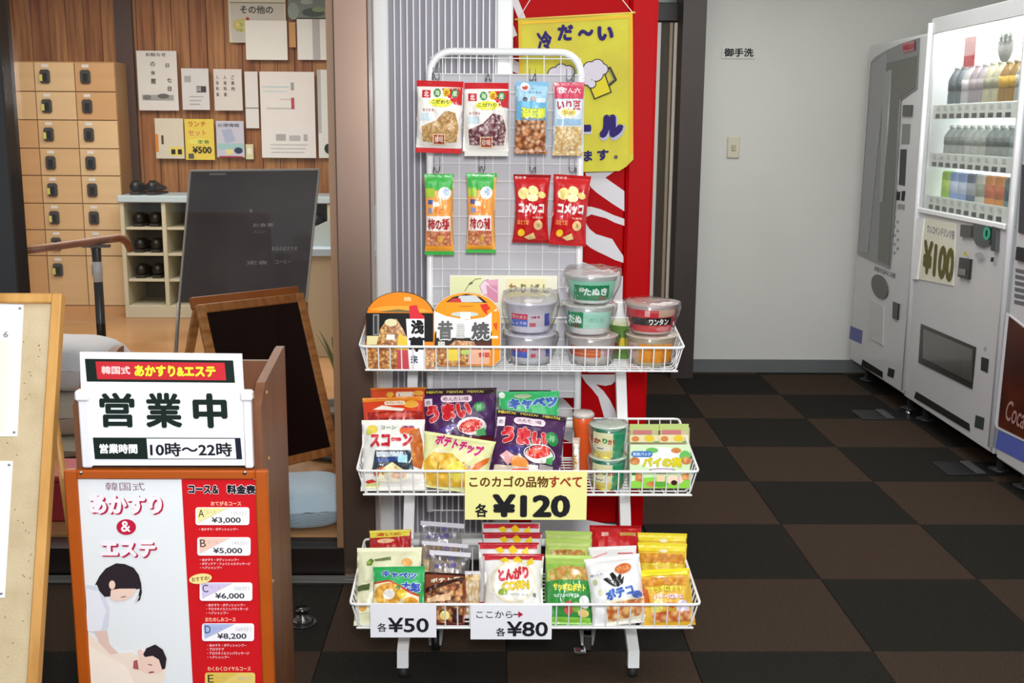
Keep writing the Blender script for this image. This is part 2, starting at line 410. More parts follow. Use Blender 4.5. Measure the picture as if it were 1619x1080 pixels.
# ------------------------------------------------------------------ lobby behind the glass
WOODF = M('#c09468', .35, var=.12, scale=2.2, h2='#a97c52', stretch=(1, 1, 1), coat=.15)
quadbox('floor_lobby', (-4.05, 3.47, 0), (-.36, 4.6, .1), WOODF); quadbox('floor_lobby_inner', (-4.05, 4.6, 0), (.3, 8.12, .1), WOODF)
wl = structure(MB().build('wall_inner_left', M('#6b4a36', .6)) if 0 else quadbox('wall_panelling', (-4.05, 8.10, 0), (.3, 8.12, 2.5), M('#5d4232', .7)))
wp = [M('#ac7a4c', .5, var=.3, scale=3, stretch=(14, 14, .7), h2='#86522c', spec=.2), M('#a26c42', .5, var=.3, scale=3, stretch=(14, 14, .7), h2='#7b4926', spec=.2), M('#b48250', .5, var=.28, scale=3, stretch=(14, 14, .7), h2='#8e5c36', spec=.2)]
x = -4.02; i = 0
while x < .28:
    mb = MB(); mb.box((x, 8.082, .1), (x + .117, 8.10, 2.5), 0, .003); mb.build('wall_plank', wp[(i * 7) % 3], wl); x += .12; i += 1
quadbox('trim_3', (at(187, 100, 8.08).x, 8.04, .1), (at(212, 100, 8.05).x, 8.082, 2.5), M('#4a2e22', .5, var=.2, scale=5))

# lockers
LZ = [1.795, 1.602, 1.415, 1.226, 1.044, .856, .675, .497, .152]
LKc = [M('#d6b585', .45, var=.08, scale=2, stretch=(1, 1, 8)), M('#cca270', .45, var=.08, scale=2, stretch=(1, 1, 8)), M('#dcbf92', .45, var=.08, scale=2, stretch=(1, 1, 8))]
cols = [(-3.338, -3.07, 'left'), (-3.07, -2.802, 'middle'), (-2.802, -2.534, 'right')]
for ci, (xa, xb, wd) in enumerate(cols):
    lk = thing('locker', '%s column of the beige wooden locker bank behind the glass' % wd, 'locker', 'locker columns', loc=((xa + xb) / 2, 7.80, .1))
    hw = (xb - xa) / 2
    mb = MB(); mb.box((-hw, .012, 0), (hw, .28, 1.70), 0); mb.build('carcass', M('#a97f4c', .5), lk)
    mb = MB(); mb.box((-hw + .001, .0, 0), (hw - .001, .012, .05), 0); mb.build('plinth', M('#c99a63', .5), lk)
    for r_ in range(8):
        z1, z0 = LZ[r_] - .1, LZ[r_ + 1] - .1
        mb = MB(); mb.box((-hw + .003, -.006, z0 + .003), (hw - .003, .012, z1 - .003), 0, .002); dr = mb.build('door', LKc[(ci * 5 + r_ * 3 + (r_ > 1)) % 3], lk)
        lx = -hw + .075; lz = z1 - .095
        mb = MB(); mb.box((lx - .034, -.03, lz - .045), (lx + .034, -.006, lz + .045), 0, .012); mb.build('lock', M('#4a4a4a', .35, metal=.3), dr)
        mb = MB(); mb.box((lx - .012, -.036, lz - .03), (lx + .02, -.03, lz + .022), 0, .003); mb.build('lock_window', M('#191a1c', .3), dr)
        if ci == 1 and r_ != 3: mb = MB(); mb.box((lx - .03, -.034, lz - .03), (lx - .008, -.03, lz + .012), 0); mb.build('key_tag', M('#cfd06a', .4), dr)
        mb = MB(); mb.box((lx - .022, -.0085, z1 - .035), (lx + .022, -.006, z1 - .015), 0); mb.build('number_plate', M('#dfe0dc', .4), dr)
# shoe cabinet
sc0 = thing('shoe_cabinet', 'pale grey open shoe cabinet with light blue top beside the lockers', 'cabinet', loc=(-2.49, 7.60, .1))
PALE = M('#c8c4ac', .5, var=.06, scale=4)
mb = MB(); mb.box((-.01, -.02, .78), (1.45, .42, .825), 0, .006); mb.build('top', M('#b9cdd6', .4), sc0)
mb = MB(); mb.box((0, 0, 0), (1.44, .40, .085), 0, .003); mb.build('plinth', PALE, sc0)
mb = MB(); mb.box((0, .385, .085), (1.44, .40, .78), 0); mb.build('back', M('#5f5a4e', .7), sc0)
for k in range(6):
    mb = MB(); mb.box((.276 * k, .0, .085), (.276 * k + .028, .385, .78), 0, .002); mb.build('upright', PALE, sc0)
for zz in (.255, .43, .605):
    mb = MB(); mb.box((.03, .01, zz - .008), (1.41, .385, zz + .008), 0, .002); mb.build('shelf', PALE, sc0)
def shoe(lbl, loc, rz, colr='#171515', grp=None):
    s_ = thing('shoe', lbl, 'shoe', grp, loc=loc, rz=rz)
    mb = MB(); n = 14
    prof = [(0, .030, .07), (.05, .034, .075), (.11, .036, .07), (.16, .04, .05), (.21, .044, .04), (.25, .036, .03), (.265, .012, .02)]
    vs = []; fs = []
    for (y, hw, h) in prof:
        for k in range(n): a = 2 * pi * k / n; vs.append((hw * sin(a), y, .018 + h / 2 + h / 2 * cos(a) * (1 if cos(a) > 0 else .9)))
    for i_ in range(len(prof) - 1):
        for k in range(n): fs.append((i_ * n + k, i_ * n + (k + 1) % n, (i_ + 1) * n + (k + 1) % n, (i_ + 1) * n + k))
    fs += [tuple(range(n)), tuple((len(prof) - 1) * n + k for k in range(n))[::-1]]
    mb.add(vs, fs, 0, True); mb.build('upper', M(colr, .4), s_, recalc=True)
    mb = MB(); mb.prism([(-.03, 0), (.03, 0), (.03, .02), (-.03, .02)], -.002, .06); mb.prism([(-.042, 0), (.042, 0), (.042, .014), (-.042, .014)], .05, .25); mb.build('sole', M('#2b2522', .6), s_)
    mb = MB(); mb.lathe([(.0, .001), (.022, .0), (.024, .004)], 12, 0, (0, .045, .09)); mb.build('opening', M('#060606', .8), s_)
    return s_
shelfz = {0: .925, 1: .713, 2: .538, 3: .363, 4: .188}
for k, (lev, col_, nm) in enumerate([(0, .14, 'on top of the shoe cabinet'), (1, .15, 'on the upper shelf of the shoe cabinet'), (2, .15, 'on the second shelf of the shoe cabinet'), (3, .15, 'on the third shelf of the shoe cabinet')]):
    for sd_, dx in (('left', -.055), ('right', .055)):
        shoe('%s black shoe of the pair %s' % (sd_, nm), (-2.49 + col_ + dx, 7.66, shelfz[lev] + .001), R(random.uniform(-6, 6)), random.choice(['#171515', '#1f1a18', '#141518']))
shoe('black shoe at the right end of the shoe cabinet', (-2.49 + 1.30, 7.66, .713 + .001), R(4))
# posters on the lobby wall, plus sheets that imitate reflections in the glass
def poster(lbl, px, colr, art=None, Y=8.03): return boardlet('notice_or_reflection', lbl, 'notice', px, Y, colr, .004, art)
lines = lambda c, x0, y0, x1, n, dy, h: [B(c, x0, y0 + dy * k, x1 - (k % 3) * 3, y0 + dy * k + h) for k in range(n)]
poster('tall white notice with black vertical writing left of the papers on the panelling', (215, 80, 283, 175), '#dcdcda', [T('#2a2a2a', 'お知らせ', 248, 86, 34, 6), T('#333333', 'の', 242, 101, 8, 7), T('#333333', '日', 267, 103, 6, 6), T('#333333', '休', 242, 115, 7, 7), T('#333333', '館', 242, 128, 8, 9), T('#333333', '七', 269, 126, 8, 7), T('#333333', '日', 269, 140, 6, 7), B('#9fa2a2', 222, 150, 275, 158), E('#777777', 230, 154, 7, 4), E('#666666', 258, 152, 10, 4)])
poster('grey white notice with small drawings beside the tall white notice', (286, 108, 332, 174), '#d6d8da', [B('#a8abab', 291, 120, 302, 130), B('#444444', 311, 136, 327, 146), T('#d6d8da', '回', 315, 141, 6, 7)] + lines('#aeb0b0', 298, 152, 322, 3, 6, 1.5))
poster('white notice with three vertical lines of writing on the panelling', (337, 109, 384, 175), '#dad6d2', [T('#555555', c, 343 + 13 * j, 122 + 9 * i_, 5, 6) for j in range(3) for i_, c in enumerate('入浴料金' if j < 2 else 'ご案内')])
poster('pale leaflet with two small dark pictures in the lower row', (244, 187, 292, 251), '#d8d2bf', [B('#5a4a3a', 254, 214, 258, 228), B('#e6d36a', 268, 232, 290, 246), B('#2a241c', 270, 236, 277, 244), B('#2a241c', 281, 236, 288, 244), B('#d98a2e', 244, 212, 249, 240)])
poster('yellow handwritten leaflet in the lower row', (291, 188, 340, 253), '#e8cf4c', [T('#c2553a', 'ランチ', 312, 196, 30, 8), T('#d07a6a', 'セット', 312, 210, 30, 9), E('#e9e06a', 314, 224, 18, 5), T('#3f6b2a', '定食', 322, 224, 20, 6), T('#2e2a20', '¥500', 319, 237, 32, 11, .03), B('#5a5a5a', 296, 243, 305, 251)])
poster('pale blue leaflet with a picture in the lower row', (341, 191, 387, 249), '#c5c6d6', [T('#6a6a80', 'お得情報', 362, 198, 36, 6), P('#a9b3cf', (350, 205), (366, 203), (372, 222), (356, 226)), B('#9fc6c8', 343, 227, 386, 236), B('#e2d49a', 356, 236, 368, 245), E('#34405a', 377, 238, 7, 5), B('#b02a3a', 345, 247, 384, 249)])
poster('small cream card at the corner of the pale blue leaflet', (388, 228, 401, 252), '#d9d2a8', [B('#e9e6d8', 391, 234, 398, 244)], 8.05)
poster('cream poster with black lettering and a food picture at the top', (360, -6, 453, 68), '#d4d2bc', [B('#8f8f80', 363, 3, 452, 5), B('#c9c8c0', 364, 6, 450, 66), T('#4a4a48', 'その他の', 406, 15, 54, 13, .03), E(food('#b9b04a', '#dccf6a', '#7d8a34', 40), 381, 40, 14, 11), E('#b0483c', 391, 30, 3, 3)])
poster('blank white sheet imitating a window reflection over the cream food poster', (387, 32, 455, 95), '#e9ebe6', None, 8.02)  # bright window mirrored in the glass, put in as a white sheet
poster('white sheet imitating a window reflection, with a grey strip, near the top right of the glass', (469, 30, 528, 95), '#e6e9e8', [B('#b9bcbc', 494, 30, 506, 95)], 8.03)  # second mirrored window, its brightness given as sheet colour
poster('green grey sheet imitating a reflection in the glass at the top right of the panelling', (455, -8, 531, 29), '#66756c', [E('#93a09a', 463, 18, 9, 14), E('#4c5a50', 495, 20, 18, 7), E('#8ba07a', 505, 15, 12, 4), E('#a4b0a8', 485, 3, 10, 4)], 8.04)  # grey reflection on the pane, painted onto a sheet
poster('orange tongue shaped paper between the white reflection sheets', (456, 35, 468, 75), '#c48a3c', None, 8.04)
poster('narrow white sheet imitating a window reflection, left of the large one', (386, 113, 410, 203), '#dfdfdd', [B('#777777', 386, 170, 410, 171.5)], 8.05)  # narrow strip of mirrored window, modelled as a pale sheet
poster('large white sheet imitating a window reflection, with faint blue and red lines', (410, 113, 500, 250), '#e4e2e0', [B('#bcd4da', 413, 136, 458, 138), B('#c6dcdf', 415, 143, 455, 145), B('#d9a9ae', 442, 156, 466, 157), B('#c0c0c0', 420, 170, 462, 172), B('#b94a55', 461, 154, 466, 172), B('#9aa0a2', 461, 130, 466, 142), B('#a9a9aa', 434, 212, 450, 222), B('#b5b5b6', 456, 214, 474, 222), B('#aeaeb0', 480, 212, 486, 222)] + lines('#c8c8c8', 425, 228, 486, 3, 6, 1.2), 8.03)  # largest mirrored window, its glare put into the sheet colour
poster('white sheet imitating a window reflection, with a dark blot, beside the window post', (501, 110, 531, 250), '#dde0dc', [B('#b7baba', 501, 110, 507, 210), E('#2a2f2c', 518, 235, 7, 8), E('#3a423c', 527, 240, 4, 7)], 8.04)  # mirrored window by the post, rendered as a pale sheet

# counter
ct = thing('reception_counter', 'beige counter with pale blue edge behind the dark sign panel', 'counter', loc=(0, 0, 0))
a = at(488, 405, 6.3); b_ = at(545, 405, 6.3)
mb = MB(); mb.box((a.x - .1, 6.3, .1), (b_.x + .35, 6.75, a.z), 0, .004); mb.build('front_panel', M('#b3a68c', .6, var=.06, scale=3), ct)
mb = MB(); mb.box((a.x - .12, 6.28, a.z), (b_.x + .35, 6.75, a.z + .045), 0, .004); mb.build('worktop', M('#a9bccc', .4), ct)
bd = thing('folded_board', 'pale grey blue folded board lying on the counter', 'board')
mb = MB(); p0 = at(494, 393, 6.4); mb.prism([(p0.x - .1, a.z + .045), (p0.x + .45, a.z + .045), (p0.x + .45, a.z + .30), (p0.x + .22, a.z + .25), (p0.x - .1, a.z + .1)], 6.40, 6.44); mb.build('panel', M('#b5bfba', .5), bd)

# handrail
hr = thing('handrail', 'wooden topped handrail on a dark metal post behind the glass', 'handrail')
p1, p2 = at(20, 399, 4.75), at(150, 381, 5.0); p3 = at(188, 376, 5.05); p4 = at(201, 384, 5.1); p5 = at(206, 396, 5.12)
mb = MB(); mb.tube([p1, p1.lerp(p2, .5), p2, p3, p3.lerp(p4, .5) + Vector((0, 0, .006)), p4, p5], [.017, .017, .018, .019, .018, .017, .014], 10); mb.build('rail', M('#8a5536', .4, var=.25, scale=14), hr)
pt = at(152, 392, 5.0); mb = MB(); mb.tube([(pt.x, 5.0, .1), (pt.x, 5.0, pt.z)], .02, 12); mb.build('post', M('#35322f', .3, metal=.7), hr)
mb = MB(); mb.tube([(pt.x, 5.0, pt.z - .15), (pt.x, 5.0, pt.z - .06)], .0206, 12); mb.build('collar', M('#b9bcc0', .3), hr)
mb = MB(); mb.tube([(pt.x, 5.0, pt.z), p2 - Vector((0, 0, .01))], .012, 8); mb.box((pt.x - .06, 4.985, p2.z - .028), (pt.x + .06, 5.015, p2.z - .016), 0); mb.build('bracket', M('#5c5048', .4, metal=.5), hr)
mb = MB(); mb.lathe([(.055, 0), (.055, .006), (.03, .012), (.02, .014)], 20, 0, (pt.x, 5.0, .1)); mb.build('foot_flange', M('#5c5048', .4, metal=.5), hr)

# cushions, rolled towels, red box seen between the boards
def cushion(lbl, loc, sx, sy, sz, colr, rz=0, name='cushion', m=None):
    c_ = thing(name, lbl, 'cushion', loc=loc, rz=rz); mb = MB(); n = 16; vs = []; fs = []
    for side in (1, -1):
        for j in range(n + 1):
            for i in range(n + 1):
                u, v = 2 * i / n - 1, 2 * j / n - 1; h = max((1 - u ** 4) * (1 - v ** 4), 0) ** .5
                vs.append((sx / 2 * u * (1 - .08 * v * v), sy / 2 * v * (1 - .08 * u * u), sz / 2 + side * sz / 2 * h + .004 * noise.noise(Vector((u * 3, v * 3, side)))))
    q = (n + 1) ** 2
    for j in range(n):
        for i in range(n):
            a_ = j * (n + 1) + i; fs.append((a_, a_ + 1, a_ + n + 2, a_ + n + 1)); fs.append((q + a_, q + a_ + n + 1, q + a_ + n + 2, q + a_ + 1))
    mb.add(vs, fs, 0, True); mb.build('cover', m or M(colr, .9, bump=.4, bscale=160), c_)
    return c_
c1 = atZ(484, 838, .1); cushion('pale blue knitted cushion lying on the wooden step by the glass', (c1.x - .025, 3.60, .1), .30, .28, .15, '#b4cbdc', R(8))
cushion('white round cushion behind the cork board', (at(90, 565, 4.4).x, 4.45, .36), .5, .34, .2, '#c4c8cf', R(-10))
cushion('grey folded blanket under the white cushion', (at(95, 600, 4.4).x, 4.45, .18), .52, .36, .18, '#b0a798', R(5), 'folded_blanket')
cushion('pale folded blanket at the bottom of the pile behind the cork board', (at(95, 600, 4.4).x, 4.45, .1), .52, .38, .08, '#c5bca9', R(5), 'folded_blanket')
rb = thing('storage_box', 'red box standing on the wooden step behind the signs', 'box', loc=(at(98, 800, 3.6).x, 3.68, .1))
mb = MB(); mb.box((-.14, -.1, 0), (.14, .1, .14), 0, .008); mb.build('body', M('#a8323c', .5, var=.1), rb)
mb = MB(); mb.box((-.145, -.105, .14), (.145, .105, .16), 0, .005); mb.build('lid', M('#b43a44', .5), rb)

# dark acrylic sign panel on thin legs
dp = thing('sign_panel', 'dark grey glossy panel with pale edges standing behind the chalkboard', 'sign')
q = [at(301, 270, 4.75), at(505, 268, 4.75), at(484, 478, 4.62), at(283, 478, 4.62)]
mb = MB(); dv = Vector((0, .012, 0))
mb.add([*q, *[p + dv for p in q]], [(3, 2, 1, 0), (4, 5, 6, 7), (0, 1, 5, 4), (1, 2, 6, 5), (2, 3, 7, 6), (3, 0, 4, 7)]); mb.build('panel', M('#4c484a', .12, var=.12, scale=4, h2='#423f42'), dp)
for (i_, j_) in ((0, 3), (1, 2), (0, 1)):
    mb = MB(); mb.tube([q[i_], q[j_]], .005, 6); mb.build('edge', M('#a5a59f', .4), dp)
for s_ in (3, 2):
    b0 = q[s_]; mb = MB(); mb.tube([b0, Vector((b0.x + (.0 if s_ == 2 else -.03), b0.y - .12, .1))], .008, 8); mb.build('leg', M('#8d8c88', .4, metal=.6), dp)
mb = MB(); ctr = (q[0] + q[1]) / 2; mb.tube([ctr.lerp((q[2] + q[3]) / 2, .3), Vector((ctr.x, 5.1, .1))], .008, 8); mb.build('rear_leg', M('#8d8c88', .4, metal=.6), dp)
CH = M('#8e9092', .7)
pn = (q[1] - q[0]); dn = (q[3] - q[0])
def dps(x, z, o): v = 1 - z; return tuple(q[0] + pn * (x + .5) + dn * v + Vector((0, -o, 0)))
draw([T(CH, 'お食事', .60, .09 + .33, .16, .03), T('#8f7a78', 'メニュー', .58, .47, .10, .022), T(CH, '本日のおすすめ', .78, .6, .2, .035), T(CH, '定食', .58, .705, .17, .03), T(CH, 'コーヒー', .78, .7, .12, .03), B('#77787a', .15, .02, .28, .035)], (0, 0, 1, 1), 1, 1, dps, 'chalk_writing', dp, base=.001, step=.0003)

# leaning wooden chalkboard
th, Ln, bw, bh = .7474, .3533, .461, .695
cb = thing('chalkboard', 'wooden framed A-shaped chalkboard with black surface behind the glass', 'chalkboard')
rv = Vector((cos(th), sin(th), 0)); uv = Vector((-sin(th) * sin(Ln), cos(th) * sin(Ln), cos(Ln))); nv_ = uv.cross(rv)
BR = Vector((-.576, 4.218, .1)); BL = BR - rv * bw
cb.matrix_world = Matrix(((rv.x, nv_.x, uv.x, BL.x), (rv.y, nv_.y, uv.y, BL.y), (rv.z, nv_.z, uv.z, BL.z), (0, 0, 0, 1)))
OAK = M('#b8824a', .45, var=.3, scale=4, h2='#8f5c2c', stretch=(3, 3, 12)); OAKH = M('#a8703a', .45, var=.3, scale=4, h2='#86542a', stretch=(12, 3, 3))
fw_ = .034
for nm, a_, c_, m_ in (('stile', (0, 0, 0), (fw_, .022, bh), OAK), ('stile', (bw - fw_, 0, 0), (bw, .022, bh), OAK), ('rail', (fw_, 0, bh - fw_), (bw - fw_, .022, bh), OAKH), ('rail', (fw_, 0, .05), (bw - fw_, .022, .05 + fw_), OAKH)):
    mb = MB(); mb.box(a_, c_, 0, .003); mb.build(nm, m_, cb)
mb = MB(); mb.box((fw_, .008, .05 + fw_), (bw - fw_, .014, bh - fw_), 0); mb.build('writing_surface', M('#0a0a0b', .3, var=.1, spec=.25), cb)
Mi = cb.matrix_world.inverted()
for s_ in (0.01, bw - .04):
    topw = BL + rv * s_ + uv * (bh - .0) + nv_ * .03; foot = topw + Vector((-sin(th), cos(th), 0)) * .28; foot.z = .1
    l0, l1 = Mi @ topw, Mi @ foot; mb = MB()
    mb.add([l0, l0 + Vector((.03, 0, 0)), l1 + Vector((.03, 0, 0)), l1, l0 + Vector((0, .022, 0)), l0 + Vector((.03, .022, 0)), l1 + Vector((.03, .022, 0)), l1 + Vector((0, .022, 0))], [(0, 1, 2, 3), (7, 6, 5, 4), (0, 4, 5, 1), (1, 5, 6, 2), (2, 6, 7, 3), (3, 7, 4, 0)]); mb.build('rear_leg', OAK, cb)
l0 = Mi @ (BL + uv * bh + nv_ * .03); mb = MB(); mb.box((0, l0.y, l0.z - .01), (bw, l0.y + .022, l0.z + .035), 0, .003); mb.build('rear_rail', M('#9a5a24', .45, var=.2), cb)
# plant pot
pp = thing('potted_plant', 'potted plant with a few long leaves in a grey pot beside the window post', 'plant', loc=(at(530, 700, 4.35).x + .02, 4.42, .1))
mb = MB(); mb.lathe([(.15, 0), (.17, .018), (.165, .024), (.12, .02)], 28); mb.build('saucer', M('#3c403e', .5), pp)
mb = MB(); mb.lathe([(.08, .02), (.11, .18), (.118, .18), (.118, .195), (.10, .195), (.10, .17), (0, .17)], 28); mb.build('pot', M('#8b8e8c', .5, var=.1), pp)
for k in range(7):
    a_ = k * .9; mb = MB(); pts = []; vs = []
    for j in range(9):
        t_ = j / 8; w_ = .014 * sin(pi * min(t_ * .9 + .08, 1)); c_ = Vector((cos(a_) * .10 * t_ ** 1.6, sin(a_) * .10 * t_ ** 1.6, .17 + .42 * t_ - .1 * t_ * t_))
        s2 = Vector((-sin(a_), cos(a_), 0)) * w_; vs += [c_ - s2, c_ + s2 + Vector((0, 0, .001))]
    mb.add(vs, [(2 * j, 2 * j + 1, 2 * j + 3, 2 * j + 2) for j in range(8)], 0, True); mb.build('leaf', M('#7f9a62', .5, var=.3, scale=10), pp)

# ------------------------------------------------------------------ glass partition
gp = MB(); gx0 = -2.2; gx1 = at(533, 300, 3.4).x
gp.box((gx0, 3.398, .10), (gx1, 3.404, 2.45)); g = gp.build('window_1', GLASS); structure(g)
quadbox('trim_4', (at(533, 300, 3.37).x, 3.345, 0), (at(587, 300, 3.37).x, 3.46, 2.5), M('#8f7769', .28, metal=.85, var=.1, scale=2), bev=.004)
quadbox('trim_5', (at(531, 300, 3.38).x - .018, 3.372, .06), (at(533, 300, 3.37).x, 3.43, 2.5), M('#8d6a4c', .35))
quadbox('trim_6', (gx0, 3.36, 0.012), (gx1 + .02, 3.46, .095), M('#1e1613', .35))
quadbox('trim_7', (gx0, 3.30, 0.0), (at(590, 900, 3.33).x, 3.355, .006), M('#2a2624', .4))
for k, yy in enumerate((3.305, 3.335)):
    quadbox('trim_%d' % (8 + k), (gx0, yy, 0.006), (at(590, 900, 3.33).x, yy + .008, .014), M('#b8b8b4', .3, metal=.8))
# dark stile at the far left
p = [at(-16, 0, 3.37), at(8, 98, 3.37)]
quadbox('trim_10', (at(-30, 300, 3.37).x, 3.34, 0), (at(24, 300, 3.37).x, 3.43, 2.5), M('#171412', .25, coat=.3), bev=.004)
quadbox('trim_11', (at(-90, 300, 3.4).x, 3.35, 0), (at(-30, 300, 3.37).x, 3.43, 2.5), M('#4a3a32', .4))

# ------------------------------------------------------------------ corrugated screen beside the post
sY = 3.52
sx0, sx1 = at(590, 60, sY).x, at(811, 60, sY).x; fwL = .047; fwR = .05
sg = thing('folding_door', 'white framed translucent ribbed folding door behind the snack rack', 'door', loc=(0, sY, 0))
WF = M('#e4e6e6', .35, coat=.2)
for (a_, c_) in (((sx0, -.02, .0), (sx0 + fwL, .02, 2.45)), ((sx1 - fwR, -.02, 0), (sx1, .02, 2.45))):
    mb = MB(); mb.box(a_, c_, 0, .005); mb.build('frame_stile', WF, sg)
mb = MB(); mb.box((sx0 + fwL, -.015, .0), (sx1 - fwR, .015, .09), 0, .004); mb.build('bottom_rail', WF, sg)
mb = MB(); zc = at(650, 395, sY).z; mb.box((sx0 + fwL, .012, zc - .028), (sx1 - fwR, .022, zc + .022), 0, .004); mb.build('middle_rail', WF, sg)
mb = MB(); n = 17; xs0 = sx0 + fwL; wd_ = (sx1 - fwR - xs0) / n
for k in range(n):
    xa = xs0 + k * wd_; mb.add([(xa, 0, .09), (xa + wd_ * .82, .004, .09), (xa + wd_ * .82, .004, 2.45), (xa, 0, 2.45)], [(0, 1, 2, 3)], 0)
mb.build('ribbed_sheet', M('#99969f', .25, var=.22, scale=5, coat=.3, stretch=(9, 1, .25)), sg)
for k in range(n):
    xa = xs0 + k * wd_ + wd_ * .91
    mb = MB(); mb.tube([(xa, -.003, .09), (xa, -.003, 2.45)], .0026, 6); mb.build('rib', M('#e8e8ee', .3), sg)

# ------------------------------------------------------------------ red cooler with white script
cY = 3.62
cx0, cx1 = at(812, 60, cY).x, at(1032, 300, cY).x; cz0 = at(1000, 836, cY).z; xf = at(988, 300, cY).x
rc = thing('drinks_cooler', 'bright red drinks cooler with white script lettering behind the snack rack', 'cooler', loc=(0, cY, 0))
mb = MB(); mb.box((cx0, .0, cz0 + .02), (xf, .5, 2.15), 0, .004); mb.build('side_panel', M('#b20008', .5, var=.05, scale=2, spec=.08), rc)
mb = MB(); mb.box((xf + .001, -.012, cz0), (cx1, .5, 2.15), 0, .010); mb.build('door_edge', M('#b80008', .4, spec=.1), rc)
mb = MB(); mb.box((cx0 + .01, .01, .02), (cx1 - .01, .48, cz0 + .02), 0, .004); mb.build('base', M('#5b5958', .5), rc)
for fx_ in (cx0 + .05, cx1 - .05):
    mb = MB(); mb.lathe([(.02, 0), (.02, .02)], 14, 0, (fx_, .06, 0)); mb.build('foot', M('#222222', .5), rc)
SCW = '#e3e0e4'
W_, H_ = xf - cx0, 2.15 - cz0 - .02
def csf(x, z, o): return (x, -o, z)
def pxz(pt): v_ = at(pt[0], pt[1], cY); return (v_.x, 2.15 - v_.z)
cool = [[(806, -4), (818, -4), (832, 30), (820, 30)], [(807, 36), (812, 40), (818, 56), (808, 60)], [(808, 92), (823, 100), (823, 118), (808, 112)],
        [(925, 273), (973, 270), (957, 281), (987, 302), (987, 334), (968, 322), (944, 305), (934, 296)],
        [(920, 326), (935, 327), (950, 331), (970, 340), (987, 346), (987, 357), (972, 352), (958, 345), (935, 339), (925, 344), (927, 354), (932, 362), (942, 370), (955, 374), (968, 378), (976, 391), (985, 404), (987, 416), (972, 411), (958, 404), (945, 398), (934, 392), (923, 383), (918, 360)],
        [(918, 413), (938, 420), (958, 431), (972, 434), (987, 437), (985, 589), (930, 589), (900, 500), (905, 420)],
        [(918, 592), (975, 592), (973, 602), (967, 608), (957, 610), (942, 607.5), (954, 618), (964, 632), (972, 648), (978, 668), (983, 700), (968, 700), (960, 680), (953, 652), (946, 628), (935, 614), (926, 605)],
        [(880, 622), (895, 634), (905, 645), (905, 700), (880, 690)],
        [(840, 800), (880, 815), (927, 822), (958, 828), (982, 830), (982, 850), (840, 850)]]
for pl in cool: draw([P(SCW, *[pxz(p_) for p_ in pl])], (-1, 0, 1, 2.15), 2, 2.15, csf, 'script_decal', rc, base=.001, step=.0002)
# yellow beer banner
bY = 3.57; bt0, bt1, bb1, bb0 = at(819, 31, bY), at(1000, 20, bY), at(1001, 270, bY - .0), at(825, 274, bY)
bn = thing('hanging_banner', 'yellow cloth beer banner hung on strings in front of the red cooler', 'banner')
def bsf(x, z, o):
    u = x + .5; top = bt0.lerp(bt1, u); bot = bb0.lerp(bb1, u)
    if u > .9: bot = bot + Vector((0, 0, (u - .9) * .35))
    p_ = bot.lerp(top, z) + Vector((0, .004 * sin(u * 7 + z * 5) - o, 0)); return tuple(p_)
mb = MB(); n = 16; vs = [bsf(i / n - .5, j / n, dd) for dd in (0, -.0012) for j in range(n + 1) for i in range(n + 1)]; Q = (n + 1) ** 2
fs = []
for j in range(n):
    for i in range(n): a_ = j * (n + 1) + i; fs += [(a_, a_ + 1, a_ + n + 2, a_ + n + 1), (Q + a_, Q + a_ + n + 1, Q + a_ + n + 2, Q + a_ + 1)]
mb.add(vs, fs, 0, True); mb.build('cloth', M('#dcd83c', .7, var=.12, scale=6, h2='#cdbd3c', bump=.1, bscale=300), bn)
PU = '#322668'; BK = '#3a3836'
ban = [B('#e8b83a', 821, 29, 825, 274), B('#e8b83a', 994, 24, 1000, 262), B('#ecc03c', 825, 29, 994, 33),
       T(PU, '冷', 861, 61, 24, 31, .05, -4), T(PU, 'だ', 894, 50, 25, 26, .06, 3), T(PU, '～', 926, 52, 25, 12, .06, -6), T(PU, 'い', 957, 55, 26, 23, .07, 3),
       T('#c8ccd8', 'ー', 926, 207, 15, 14, .05), T('#b8b8d0', 'ル', 967, 205, 42, 42, .12), T(PU, 'ー', 924, 204, 18, 12, .08), T(PU, 'ル', 965, 202, 40, 38, .11), T(PU, 'ま', 927, 249, 14, 18, .05), T(PU, 'す', 951, 248, 19, 18, .05), T(PU, '。', 972, 252, 6, 6, .03)]
# two mugs, traced as plain line drawings
def mug(cx, cy, flip, th_):
    o_ = []; c_, s_ = cos(th_), sin(th_)
    tr = lambda x, y: (cx + (x * c_ - y * s_) * flip, cy + x * s_ + y * c_)
    o_.append(P(BK, *[tr(*q_) for q_ in ((-16, -14), (16, -14), (15, 27), (-15, 27))]))
    o_.append(P('#dfcf34', *[tr(*q_) for q_ in ((-14, -12), (14, -12), (13, 25), (-13, 25))]))
    o_ += FL(BK, [tr(*q_) for q_ in ((15, -8), (25, -10), (27, 10), (15, 14))], 5)
    o_ += FL('#8d8a60', [tr(*q_) for q_ in ((15, -8), (24, -8), (25, 9), (15, 12))], 2)
    fo = [(-14, -16, 9), (-4, -22, 10), (8, -21, 10), (14, -13, 8), (-15, -6, 7), (2, -10, 11), (-10, 2, 6)]
    for (x, y, r_) in fo: o_.append(E(BK, *tr(x, y), r_ + 1.6, r_ + 1.6, 16))
    for (x, y, r_) in fo: o_.append(E('#d9d3de', *tr(x, y), r_, r_, 16))
    return o_
ban += mug(890, 132, -1, .35) + mug(943, 128, 1, -.35)
draw([it if isinstance(it, tuple) else it for it in ban], (820, 25, 1000, 275), 1, 1, bsf, 'print', bn, seg=.12, base=.0015, step=.00012)
mb = MB()
mb.tube([bt0 + Vector((0, -.002, 0)), at(856, -30, bY)], .0016, 6); mb.tube([bt1 + Vector((0, -.002, 0)), at(960, -30, bY)], .0016, 6); mb.build('string', M('#e6d8d0', .6), bn)
